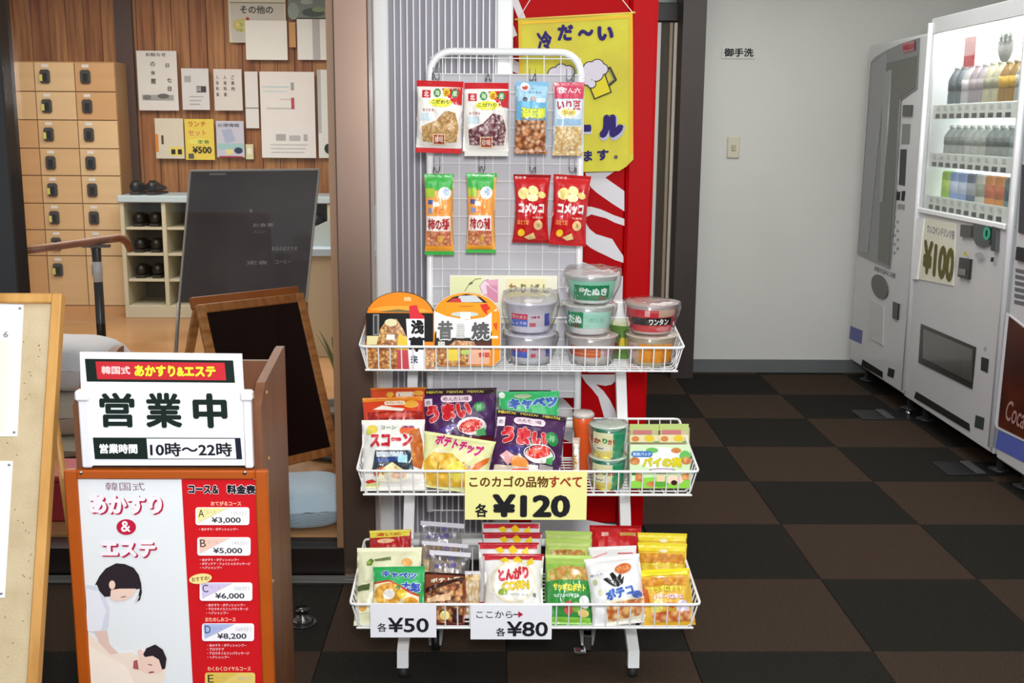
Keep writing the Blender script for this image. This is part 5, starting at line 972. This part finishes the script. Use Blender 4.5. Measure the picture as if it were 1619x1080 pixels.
mb = MB(); mb.box((VX + D - .004, wy0, wz0), (VX + D - .001, wy1, wz1)); mb.build('backlit_panel', M('#f4faf8', .4, emit=2.0), v2)
mb = MB(); mb.box((VX + .03, wy0 + .03, wz1 - .03), (VX + .07, wy1 - .03, wz1 - .004), 0, .006); mb.build('lamp_tube', M('#fbfffd', .4, emit=16.), v2)
mb = MB(); mb.box((VX + .004, wy0, wz0), (VX + .007, wy1, wz1)); mb.build('window_pane', GLASS, v2)
for (px_, py_) in ((1470, 176), (1466, 251), (1462, 318)):
    zz = atX(px_, py_, VX).z
    mb = MB(); mb.box((VX + .02, wy0 + .004, zz - .004), (VX + D - .005, wy1 - .004, zz + .004)); mb.build('shelf', M('#e4ecea', .3), v2)
    sh = MB(); sh.box((VX + .014, wy0 + .02, zz - .035), (VX + .02, wy1 - .02, zz + .03), 0, .002); sh.build('price_rail', M('#dfe8e6', .2), v2)
    for k in range(10):
        yy = wy1 - .06 - k * (wy1 - wy0 - .1) / 10
        mb = MB(); mb.box((VX + .008, yy - .048, zz - .033), (VX + .014, yy - .008, zz - .012), 0, .002); mb.build('select_button', M('#3c4648', .3), v2)
        mb = MB(); mb.box((VX + .011, yy - .045, zz + .004), (VX + .014, yy - .012, zz + .022)); mb.build('price_tag', M('#b9c8c8', .4), v2)
mb = MB(); mb.box((VX - .012, wy0 - .01, wz0 - .014), (VX, wy1 + .01, wz0 + .01), 0, .004); mb.build('window_ledge', M('#eef2f2', .3), v2)
# drinks
def drink_proto(kind, colr, cap, band, h, r_, label, grp, loc):
    d_ = thing('drink_bottle' if kind == 'b' else 'drink_can', label, 'bottle' if kind == 'b' else 'can', grp, loc=loc)
    mb = MB()
    if kind == 'b': mb.lathe([(r_ * .9, 0), (r_, .006), (r_, h * .35), (r_ * .94, h * .4), (r_, h * .45), (r_, h * .66), (r_ * .6, h * .83), (r_ * .4, h * .88), (r_ * .4, h * .92)], 16)
    else: mb.lathe([(r_ * .85, 0), (r_, .006), (r_, h * .93), (r_ * .86, h), (0.001, h * .99)], 16)
    mb.build('body', M(colr, .3), d_)
    mb = MB(); mb.lathe([(r_ * 1.015, h * .42), (r_ * 1.015, h * .64)] if kind == 'b' else [(r_ * 1.01, h * .3), (r_ * 1.01, h * .7)], 16); mb.build('label_band', M(band, .35), d_)
    if kind == 'b': mb = MB(); mb.lathe([(r_ * .45, h * .91), (r_ * .45, h), (0.001, h)], 12); mb.build('cap', M(cap, .35), d_)
    return d_
ORD = ['first', 'second', 'third', 'fourth', 'fifth', 'sixth', 'seventh', 'eighth', 'ninth', 'tenth', 'eleventh', 'twelfth']
rows_ = [(176, .20, 'b', 11, [('#5a636c', '#e8e8e8', '#3a424a', 2), ('#a8acae', '#f0f0f0', '#c8c8cc', 1), ('#8e8890', '#e8e8e8', '#a49aa0', 2), ('#a9a68c', '#e6e6da', '#90907a', 2), ('#8a6a30', '#e8e0d0', '#c8a028', 2), ('#98a09a', '#ffffff', '#b4b8b0', 2)], 'top'),
         (251, .15, 'b', 11, [('#9aa4a2', '#e8ecec', '#7a8484', 3), ('#b2bab8', '#f0f0f0', '#98a2a0', 3), ('#8c9896', '#e8ecec', '#5c6a6a', 3), ('#a4b4b6', '#f0f0f0', '#88a0a4', 2)], 'middle'),
         (318, .135, 'c', 9, [('#9cc43c', '', '#b4d85a', 1), ('#8aa6d8', '', '#c8d4ec', 2), ('#5a6a88', '', '#a8b0b8', 1), ('#c8d0c8', '', '#98a494', 1), ('#d8924a', '', '#c46a3c', 2), ('#6a8890', '', '#44606a', 1), ('#c8c05a', '', '#7a6a2a', 1)], 'bottom')]
for (py_, h_, kd, n_, kinds, rn) in rows_:
    zz = atX(1466, py_, VX).z + .006; ys = [wy1 - .10 - k * (wy1 - wy0 - .15) / (n_ - 1) for k in range(n_)]; k = 0
    for (cl, cp, bn_, cnt) in kinds:
        proto = None
        for j in range(cnt):
            if k >= n_: break
            loc = (VX + .085, ys[k], zz)
            if proto is None:
                nm = {'#5a636c': 'dark blue', '#a8acae': 'clear', '#8e8890': 'mauve grey', '#a9a68c': 'olive beige', '#8a6a30': 'amber and yellow', '#98a09a': 'grey green', '#9aa4a2': 'grey', '#b2bab8': 'pale grey', '#8c9896': 'slate grey', '#a4b4b6': 'blue grey', '#9cc43c': 'lime green', '#8aa6d8': 'light blue', '#5a6a88': 'navy', '#c8d0c8': 'whitish', '#d8924a': 'orange', '#6a8890': 'teal', '#c8c05a': 'yellow'}[cl]
                proto = drink_proto(kd, cl, cp or '#ffffff', bn_, h_, .0375 if kd == 'b' else .033, '%s sample drink on the %s shelf, %s from the left' % (nm, rn, ORD[k]), '%s sample drinks on the %s shelf' % (nm, rn), loc)
            else: c_ = copy_tree(proto); c_.location = loc; c_['label'] = '%s sample drink on the %s shelf, %s from the left' % (nm, rn, ORD[k])
            k += 1
pa = atX(1522, 84, VX)
ad = thing('display_card', 'small red and pink picture card above the bottles in the lit machine', 'card', loc=(VX + .03, pa.y, pa.z - .05))
mb = MB(); mb.box((0, -.06, -.01), (.004, .06, .12), 0, .001); mb.build('sheet', M('#e8b8bc', .4), ad)
mb = MB(); mb.box((-.001, -.056, -.005), (0, .056, .04)); mb.build('red_print', M('#cc3c48', .4), ad)
pa = atX(1578, 70, VX)
ad = thing('display_badge', 'round white badge with grey lettering above the bottles in the lit machine', 'badge', loc=(VX + .03, pa.y, pa.z))
mb = MB(); mb.tube([(0, 0, 0), (.006, 0, 0)], .07, 28); mb.build('disc', M('#c8cecc', .4), ad)
draw([T('#8a9090', '水素水', 0, -.02, .12, .045, .03), B('#a8b0ae', -.03, .03, .03, .036)], (-1, -1, 1, 1), 2, 2, lambda x, z, o: (-o, -x, z - 1), 'lettering', ad, base=.001)
mb = MB(); vquad(mb, [(1462, 345), (1512, 354), (1508, 452), (1452, 441)], .0005, .004); mb.build('price_panel', M('#e6e6d2', .4), v2)
mb = MB(); vquad(mb, [(1453, 345), (1464, 346), (1453, 442), (1445, 441)], .001, .01); mb.build('panel_edge_strip', M('#eef0f0', .25), v2)
vtext('ワンコインドリンク各', 1489, 366, 44, 14, '#8088a0', 'panel_lettering', v2, .01, .006)
vtext('¥100', 1485, 412, 50, 56, '#6a6438', 'panel_lettering', v2, .05, .006)
mb = MB(); vquad(mb, [(1523, 355), (1540, 357), (1539, 376), (1522, 374)], .001, .012); mb.build('coin_display', M('#4c4a48', .25), v2)
mb = MB(); vquad(mb, [(1543, 351), (1572, 354), (1571, 376), (1568, 387), (1558, 391), (1547, 387), (1542, 378)], .001, .01); mb.build('control_screen', M('#1a2422', .15, coat=.6), v2)
vtext('0', 1565, 369, 12, 22, M('#2c8a70', .4, emit=.3), 'screen_digit', v2, .05, .013)
mb = MB(); vquad(mb, [(1576, 358), (1582, 360), (1580, 398), (1573, 396)], .001, .018); mb.build('coin_lever', M('#5a5c5e', .3, metal=.6), v2)
mb = MB(); vquad(mb, [(1521, 407), (1538, 410), (1535, 442), (1518, 437)], .001, .012); mb.build('bill_slot', M('#2c2a28', .25), v2)
vdraw([P('#8a8884', (1521, 424), (1532, 426), (1531, 436), (1520, 434)), P('#c8b820', (1528, 404), (1531, 396), (1534, 404)), E('#a8a8aa', 1553, 404, 7, 5), P('#3a3a3c', (1572, 407), (1577, 407), (1576, 414), (1571, 414))], 'front_labels', v2, base=.013)
mb = MB(); vquad(mb, [(1457, 512), (1544, 549), (1538, 615), (1453, 573)], .001, .004); mb.build('pickup_recess', M('#33332f', .3), v2)
mb = MB(); vquad(mb, [(1463, 520), (1541, 553), (1537, 604), (1462, 566)], .004, .009); mb.build('pickup_flap', M('#55544e', .2, coat=.5, var=.15, scale=6), v2)
vdraw([P('#3a3b3c', (1552, 564), (1564, 568), (1562, 590), (1551, 585)), P('#3a4444', (1543, 656), (1557, 661), (1555, 680), (1541, 675)), P('#a8aaab', (1557, 548), (1561, 549), (1558, 555), (1555, 553))], 'key_plates', v2)
mb = MB(); vquad(mb, [(1449, 619), (1533, 670), (1534, 682), (1446, 629)], .0005, .003); mb.build('vent_slot', M('#1c1c1a', .5), v2)
feet(v2, y2a, y2b)
# machine 3: partly in frame
y3a, y3b, z3 = 3.35, 4.375, 1.90
v3 = thing('vending_machine', 'white vending machine with a red brown cola poster at the right edge', 'vending machine')
mb = MB(); mb.box((VX + .012, y3a, .09), (VX + .70, y3b, z3), 0, .012); mb.build('cabinet', VW, v3)
mb = MB(); mb.box((VX - .002, y3a, .09), (VX + .03, y3b, z3), 0, .012); mb.build('front_door', VW, v3)
VX -= .002
COLA = M('#3c120c', .3, coat=.4, var=.6, scale=2.2, h2='#7a3210')
mb = MB(); vquad(mb, [(1592, 494), (1640, 530), (1640, 708), (1576, 677), (1574, 670)], .0005, .003); mb.build('poster_border', M('#dfe0e6', .4), v3)
mb = MB(); vquad(mb, [(1597, 500), (1640, 534), (1640, 704), (1580, 674), (1580, 668)], .003, .005); mb.build('cola_poster', COLA, v3)
ct_ = atX(1608, 655, VX); 
draw([T('#b08884', 'Coca-Cola', 0, 5 - ct_.z, .34, .085, .01, 0, None, .25)], (-10, 0, 10, 5), 20, 5, lambda x, z, o: (VX - o, ct_.y - .09 - x, z), 'poster_lettering', v3, base=.006)
vdraw([P('#5a68b8', (1579, 680), (1640, 708), (1640, 742), (1574, 708))], 'blue_sticker', v3)
mb = MB(); vquad(mb, [(1611, 390), (1632, 394), (1630, 416), (1609, 411)], .001, .01); mb.build('coin_display', M('#2c2c2e', .25), v3)
vdraw([P('#6a6c70', (1606 - .4 * k, 424 + 10 * k), (1632, 430 + 10 * k), (1632, 436 + 10 * k), (1606 - .4 * k, 430 + 10 * k)) for k in range(6)], 'small_lettering', v3)
mb = MB(); vquad(mb, [(1618, 260), (1640, 262), (1636, 372), (1612, 368)], .001, .006); mb.build('window', M('#4a4a50', .15, coat=.5), v3)
VX += .002
feet(v3, y3a, y3b)
# things on the machines and floor plates below
mh = thing('mounting_bracket', 'small dark bracket on top of the lit vending machine', 'bracket', loc=(VX + .12, atX(1480, 28, VX).y - .05, z2))
mb = MB(); mb.box((0, -.11, 0), (.14, .11, .012), 0, .002); mb.build('plate', M('#3c3830', .4), mh)
mb = MB(); mb.tube([(.06, 0, .01), (.06, 0, .035)], .01, 10); mb.build('bolt', STEEL, mh)
for i, (px_, py_, lb) in enumerate([(1405, 657, 'flat black steel plate on the carpet in front of the rear vending machine'), (1545, 742, 'flat black steel plate on the carpet in front of the lit vending machine')]):
    p_ = atZ(px_, py_, 0); fp = thing('anchor_plate', lb, 'plate', loc=(p_.x, p_.y, 0))
    mb = MB(); mb.box((-.16, -.09, 0), (.2, .09, .006), 0, .002); mb.build('plate', M('#1a1a1c', .45), fp)
    mb = MB(); mb.box((-.04, -.085, .006), (.0, .085, .012), 0, .002); mb.build('strap', M('#4a4a4e', .4), fp)
    mb = MB(); mb.tube([(.1, 0, .006), (.1, 0, .022)], .016, 8); mb.build('bolt', STEEL, fp)

# ================================================================== FRONT LEFT: poster stand
pY = 2.20
px0, px1 = at(105, 740, pY).x, at(425, 740, pY).x; pzt = at(265, 740, pY).z
ps = thing('poster_stand', 'orange framed massage price poster on a brown wooden leaflet box', 'sign stand', loc=(0, pY, 0))
ORG = M('#ae500a', .4, var=.12, scale=2, coat=.2, stretch=(1, 1, 4)); BRW = M('#74472a', .45, var=.25, scale=3, h2='#613a22', stretch=(8, 8, 1))
fwd = at(126, 760, pY).x - at(106, 760, pY).x; fh = .019; pzb = .10
for nm, a_, c_ in (('frame_stile', (px0, -.018, pzb), (px0 + fwd, 0, pzt)), ('frame_stile', (px1 - fwd, -.018, pzb), (px1, 0, pzt)), ('frame_rail', (px0 + fwd, -.018, pzt - fh), (px1 - fwd, 0, pzt)), ('frame_rail', (px0 + fwd, -.018, pzb), (px1 - fwd, 0, pzb + fh))):
    mb = MB(); mb.box(a_, c_, 0, .003); mb.build(nm, ORG, ps)
mb = MB(); mb.box((px0 + fwd, -.010, pzb + fh), (px1 - fwd, -.004, pzt - fh)); mb.build('poster_sheet', M('#e3e6e8', .35, coat=.2), ps)
qx = lambda p_: (at(p_[0], p_[1], pY - .01).x, 5 - at(p_[0], p_[1], pY - .01).z)
def conv(it):
    if it[0] == 'p': return ('p', it[1], [qx(p_) for p_ in it[2]])
    _, c_, s_, x, y, w_, h_, b, r, o, sk = it
    a_, b2 = qx((x, y)); W = qx((x + w_ / 2, y))[0] - qx((x - w_ / 2, y))[0]; H = qx((x, y + h_ / 2))[1] - qx((x, y - h_ / 2))[1]
    return ('t', c_, s_, a_, b2, W, H, b, r, o, sk)
RED = '#c8161e'; SKN = '#e8c8b8'; HAIR = '#2a2228'
art = [P(RED, (287, 757), (415, 758), (436, 1100), (306, 1100)),
       T('#8a6a78', '韓国式', 198, 769, 62, 13, .0), T('#b01c40', 'あかすり', 201, 799, 116, 31, .075), T('#ece4ea', 'あかすり', 198.5, 797, 116, 31, .06), E('#b81c3c', 200, 833, 15.5, 12.5), T('#f4e8ec', '&', 199, 832, 15, 17, .02), T('#b01c40', 'エステ', 205, 869.5, 88, 26, .075), T('#ece4ea', 'エステ', 202.5, 867.5, 88, 26, .06),
       P('#cdd0dc', (137, 924), (150, 925), (165, 940), (174, 960), (172, 990), (168, 1000), (152, 1000), (140, 996)), P('#dfe0e8', (137, 930), (156, 934), (168, 965), (160, 998), (138, 997)),
       P('#dcbcb0', (150, 997), (170, 996), (174, 1018), (190, 1034), (215, 1040), (208, 1048), (186, 1046), (165, 1032)), P('#ead8c8', (140, 1000), (150, 1008), (175, 1034), (210, 1030), (230, 1046), (262, 1060), (258, 1085), (190, 1085), (142, 1062)), P('#f0e2d4', (142, 1020), (170, 1036), (200, 1052), (215, 1085), (142, 1085)),
       P(HAIR, (151, 924), (158, 910), (168, 898), (184, 890), (198, 891), (212, 897), (220, 908), (224, 922), (225, 936), (222, 948), (217, 951), (222, 930), (210, 932), (190, 931), (178, 932), (176, 942), (166, 943), (158, 934), (154, 924)), P(SKN, (176, 932), (190, 930), (216, 930), (210, 942), (198, 948), (184, 950), (175, 946)), E(SKN, 178, 924, 5, 7), E('#a08080', 196, 943, 5, 1.2, 10, -10), P('#c8c0c4', (218, 940), (221, 942), (217, 952), (214, 951)),
       P(SKN, (222, 1030), (230, 1028), (252, 1038), (262, 1056), (252, 1064), (232, 1064), (218, 1056)), P(HAIR, (227, 1034), (232, 1024), (246, 1018), (258, 1026), (264, 1040), (262, 1056), (257, 1058), (252, 1042), (242, 1036), (230, 1038)), E('#8a5a54', 238, 1050, 4, 1, 10, 15), E('#9a4a48', 240, 1062, 5, 1.4, 10, -8), E(SKN, 222, 1030, 3.5, 5), P('#a85858', (212, 1044), (218, 1042), (220, 1058), (211, 1056)),
       T('#1c1a20', 'コース＆', 322, 773, 48, 14, .06, 1, ('#f0e8ec', .05)), T('#1c1a20', '料金表', 382, 773, 46, 15, .06, 1, ('#f0e8ec', .05))]
rows = [('A', 793, 801, 829, 310, 395, '¥3,000', '（25分）', 'おてがるコース', 358, '#e8dc9c', ['・あかすり・ボディシャンプー'], '#1e2a22'),
        ('B', None, 848, 877, 313, 397, '¥5,000', '（45分）', None, 0, '#ecc0b0', ['・あかすり・ボディシャンプー', '・ボディケア・フェイシャルマッサージ', '・ヘアシャンプー'], '#2c3226'),
        ('C', None, 919, 948, 317, 400, '¥6,000', '（50分）', None, 0, '#cfc0e0', ['・あかすり・ボディシャンプー', '・アロマオイルリンパマッサージ', '・ヘアシャンプー'], '#1c2238'),
        ('D', 978, 983, 1011, 321, 403, '¥8,200', '（60分）', 'おたのしみコース', 350, '#a8b4dc', ['・あかすり・ボディシャンプー', '・アロマケア', '・アロマオイルリンパマッサージ', '・ヘアシャンプー'], '#1e2c54'),
        ('E', 1055, 1060, 1092, 326, 405, '¥11,500', '（80分）', 'わくわくロイヤルコース', 364, '#d8b850', [], '#2a2a20')]
for (L_, hy, ya, yb, xa, xb, pr_, mn, hd, hx, tc_, sub, lc) in rows:
    if hd: art.append(T('#f8b8a0', hd, hx, ya - 6, 48 if L_ != 'E' else 68, 7, .03))
    art.append(RR('#f0ecf0' if L_ != 'E' else '#e0c468', xa, ya, xb, yb, 4)); art.append(P(tc_, (xa + 2, ya + 1), (xa + 52, ya + 1), (xa + 4, yb - 4)))
    art += FL('#b8b0a8', [(xa + 52, ya + 1), (xa + 3, yb - 3)], .6)
    art.append(T(lc, L_, xa + 9, ya + 9.5, 9, 12, .0)); art.append(T('#9aa0a0', 'コース', xa + 24, ya + 8, 16, 4, 0)); art.append(T('#b0b4b4', mn, xb - 17, ya + 9, 24, 7, 0)); art.append(T('#2a2c32', pr_, (xa + xb) / 2 + 6, yb - 7.5, 46, 10, .02))
    for k, s_ in enumerate(sub): art.append(T('#f8c8cc', s_, 316 + (0 if L_ in 'AB' else 8) + len(s_) * 2.2 + (ya - 800) * .03, yb + 6.5 + 6.2 * k, len(s_) * 4.4, 4.6, .02))
art.append(E('#ecd890', 319, 912, 18, 8, 20, -8)); art.append(T('#7a5a1c', 'おすすめ!', 319, 912, 28, 7, .02, -6))
fr_ = (px0 + fwd + .0, 5 - (pzt - fh), px1 - fwd, 5 - (pzb + fh))
flatart = []
for it in art: flatart += it if isinstance(it, list) else [it]
def clipy(x, z, o): return (x, -.0105 - o, max(z, pzb + fh))
draw([conv(i_) for i_ in flatart], (-10, 0, 10, 5), 20, 5, clipy, 'printed_poster', ps, base=.0004, step=.00005)
bx0, bx1 = px0 + .02, at(398, 640, pY).x + .018; bz = .905
for x_ in (bx0, bx1 - .018):
    mb = MB(); n_ = MB(); pr2 = [(.002, .02), (.002, bz - .06), (.05, bz - .022), (.25, bz + .01), (.275, bz + .01), (.275, .02)]
    vs = [(x_, a_, b2) for a_, b2 in pr2] + [(x_ + .018, a_, b2) for a_, b2 in pr2]; tri = tessellate_polygon([[Vector((a_, b2, 0)) for a_, b2 in pr2]]); k6 = len(pr2)
    mb.add(vs, [tuple(t) for t in tri] + [tuple(k6 + i for i in t)[::-1] for t in tri] + [(i, (i + 1) % k6, k6 + (i + 1) % k6, k6 + i) for i in range(k6)]); mb.build('side_panel', BRW, ps, recalc=True)
    for zz in (.2, .45, .72, .86): mb = MB(); mb.tube([(x_ + .018, .06, zz), (x_ + .0195, .06, zz)], .004, 8); mb.build('screw_cap', M('#c89458', .4), ps)
mb = MB(); mb.box((bx0 + .018, .255, .05), (bx1 - .018, .27, bz - .02)); mb.build('back_panel', BRW, ps)
for zz in (.05, .45, .78): mb = MB(); mb.box((bx0 + .018, .02, zz), (bx1 - .018, .255, zz + .015)); mb.build('shelf', BRW, ps)
mb = MB(); mb.box((bx0 + .018, .002, .02), (bx1 - .018, .012, pzt)); mb.build('front_panel', BRW, ps)
for xx_ in (133, 390):
    p_ = at(xx_, 743, pY); mb = MB(); mb.tube([(p_.x, -.018, p_.z), (p_.x, -.020, p_.z)], .004, 8); mb.build('screw_head', STEEL, ps)

# business sign in white holder
sY2 = 2.19
sg2 = thing('open_sign', 'white business hours sign with large black characters in a white holder', 'sign')
sa, sb = [at(126, 557, sY2), at(382, 560, sY2), at(392, 738, sY2), at(130, 738, sY2)], None
Wd = at(382, 560, sY2).x - at(126, 557, sY2).x
def signS(x, z, o):
    u = x + .5; bot = at(132, 736, sY2).lerp(at(392, 736, sY2), u); top = at(126, 557, sY2).lerp(at(382, 560, sY2), u); return tuple(bot.lerp(top, z) + Vector((0, -o, 0)))
mb = MB(); c8 = [signS(-.5, 0, 0), signS(.5, 0, 0), signS(.5, 1, 0), signS(-.5, 1, 0)]; mb.add(c8 + [(a_, b2 + .006, c_) for a_, b2, c_ in c8], [(0, 1, 2, 3), (7, 6, 5, 4), (0, 4, 5, 1), (1, 5, 6, 2), (2, 6, 7, 3), (3, 7, 4, 0)]); mb.build('sign_plate', M('#eef0f4', .35, coat=.2), sg2)
DG = '#17241f'
sar = [P(DG, (135, 567), (373, 567), (374, 603), (137, 603)), P('#c02c34', (152, 571), (359, 571), (360, 599), (154, 599)),
       T('#f0c8c4', '韓国式', 184, 584.5, 46, 13, .03), T('#f6e83c', 'あかすり&エステ', 279, 585, 130, 18, .05, 0, ('#b8701c', .02)),
       T(DG, '営', 184, 648, 56, 56, .034), T(DG, '業', 258, 648, 58, 57, .034), T(DG, '中', 332, 648, 55, 57, .042),
       P(DG, (144, 692), (378, 692), (379, 727), (146, 727)), P('#eceef0', (229, 693.5), (369, 693.5), (370, 726), (230, 726)), P('#e6e6ee', (231, 695), (367, 695), (368, 725), (232, 725)), P('#1c2030', (369, 692), (378, 692), (379, 727), (370, 727)),
       T('#f0f2f2', '営業時間', 184, 710, 60, 16, .04), T('#1c1c22', '10時～22時', 299, 711, 130, 23, .025)]
draw(sar, (127, 557, 387, 738), 1, 1, signS, 'printed_face', sg2, base=.0006, step=.00012)
for (xa_, xb_) in ((124, 140), (384, 397)):
    a_, b2 = at(xa_, 630, sY2), at(xb_, 630, sY2); zb_ = at(130, 739, sY2).z
    mb = MB(); mb.box((a_.x, sY2 - .006, zb_), (b2.x, sY2 + .012, a_.z), 0, .003); mb.build('holder_channel', M('#e4e4ee', .3, coat=.3), sg2)
    zt_ = at(130, 616, sY2).z
    mb = MB(); mb.box((a_.x - .004, sY2 - .012, a_.z - .004), (b2.x + .004, sY2 + .012, zt_), 0, .004); mb.build('holder_clip', M('#e9e6ea', .3, coat=.3), sg2)

# cork notice board, far left, leaning back
nb = thing('notice_board', 'beige cork notice board in a light wooden frame at the left edge', 'notice board')
tR, bR = at(100, 465, 2.32), at(62, 1078, 2.06); tR.x = -.885; upv = (tR - bR).normalized(); foot = bR - upv * ((bR.z - .02) / upv.z)
NH = (tR - foot).length; NW = .62
wm = Vector((1, 0, 0)); wm = (wm - upv * wm.dot(upv)).normalized(); yv = upv.cross(wm)
nb.matrix_world = Matrix(((wm.x, yv.x, upv.x, foot.x), (wm.y, yv.y, upv.y, foot.y), (wm.z, yv.z, upv.z, foot.z), (0, 0, 0, 1)))
FRW = M('#cf9c58', .45, var=.25, scale=4, h2='#b5803c', stretch=(5, 5, 1)); fwn = .021
for nm, a_, c_ in (('frame_stile', (-fwn, -.012, 0), (0, .016, NH)), ('frame_stile', (-NW, -.012, 0), (-NW + fwn, .016, NH)), ('frame_rail', (-NW + fwn, -.012, NH - fwn), (-fwn, .016, NH)), ('frame_rail', (-NW + fwn, -.012, .0), (-fwn, .016, fwn))):
    mb = MB(); mb.box(a_, c_, 0, .003); mb.build(nm, FRW, nb)
mb = MB(); mb.box((-NW + fwn, 0, fwn), (-fwn, .010, NH - fwn)); mb.build('cork_panel', M('#c8b694', .9, var=.1, scale=14, h2='#bba784', bump=.2, bscale=200), nb)
mb = MB()
rnd = random.Random(3)
for k in range(60): x_, z_ = rnd.uniform(-.12, -.03), rnd.uniform(.1, NH - .1); mb.lathe([(.0016, 0), (.0016, .0002)], 6, 0, (0, 0, 0)) if 0 else mb.add([(x_ - .0012, -.0004, z_), (x_ + .0012, -.0004, z_), (x_ + .0012, -.0004, z_ + .002), (x_ - .0012, -.0004, z_ + .002)], [(0, 1, 2, 3)])
mb.build('pin_holes', M('#6a5840', .9), nb, kind='stuff')
for (lx_) in (-.04, -NW + .04):
    mb = MB(); Mi2 = nb.matrix_world.inverted(); tp = Mi2 @ (nb.matrix_world @ Vector((lx_, .02, NH * .9))); wpt = nb.matrix_world @ Vector((lx_, .02, NH * .9)); ft = Mi2 @ Vector((wpt.x, wpt.y + .16, .01)); mb.tube([tp, ft], .009, 8); mb.build('rear_strut', FRW, nb)
def pinned(label, pts_px, extra=None):
    # paper on the board plane
    n_ = nb.matrix_world.to_3x3() @ Vector((0, 1, 0)); o_ = foot; Mi2 = nb.matrix_world.inverted(); q_ = []
    for p_ in pts_px:
        d_ = ray(*p_); t_ = (o_ - EYE).dot(n_) / d_.dot(n_); q_.append(Mi2 @ (EYE + d_ * t_))
    r_ = thing('pinned_paper', label, 'notice'); r_.matrix_world = nb.matrix_world.copy()
    mb = MB(); mb.prism([(v.x, v.z) for v in q_], -.0016, -.0008); mb.build('sheet', M('#ececf2', .6), r_)
    for v in (q_[1], q_[2]):
        mb = MB(); mb.tube([(v.x - .006, -.0016, v.z + (-.008 if v is q_[1] else .008)), (v.x - .006, -.006, v.z + (-.008 if v is q_[1] else .008))], .0022, 8); mb.build('pin', M('#9a9a98', .3, metal=.7), r_)
    return r_, q_
r1, q1 = pinned('large white paper pinned to the upper part of the cork board', [(-60, 478), (38, 482), (28, 690), (-60, 690)])
draw([T('#8a8a88', '6', q1[1].x - .032, -(q1[1].z - .062), .01, .013, .03), B('#ecebd4', q1[1].x - .07, -(q1[1].z - .075), q1[1].x - .02, -(q1[2].z + .01))], (-1, -2, 1, 0), 2, 2, lambda x, z, o: (x, -.0016 - o, z), 'print', r1, base=.0003)
pinned('second white paper pinned to the lower part of the cork board', [(-60, 728), (21, 729), (8, 945), (-60, 945)])
# round glass/metal thing on the floor behind the stand
gs = thing('door_stop', 'round glass ashtray shaped door stop on the dark carpet', 'door stop', loc=(atZ(478, 985, 0).x, atZ(478, 985, 0).y, 0))
mb = MB(); mb.lathe([(.03, 0), (.034, .004), (.03, .02), (.018, .024), (.018, .04), (.022, .044), (.0, .045)], 24); mb.build('knob', glassy('dark_glass', (.5, .5, .5), .12, .05), gs)
mb = MB(); mb.lathe([(.040, 0), (.042, .003), (.040, .005), (.034, .004)], 28); mb.build('ring', M('#3a3634', .3, metal=.5), gs)
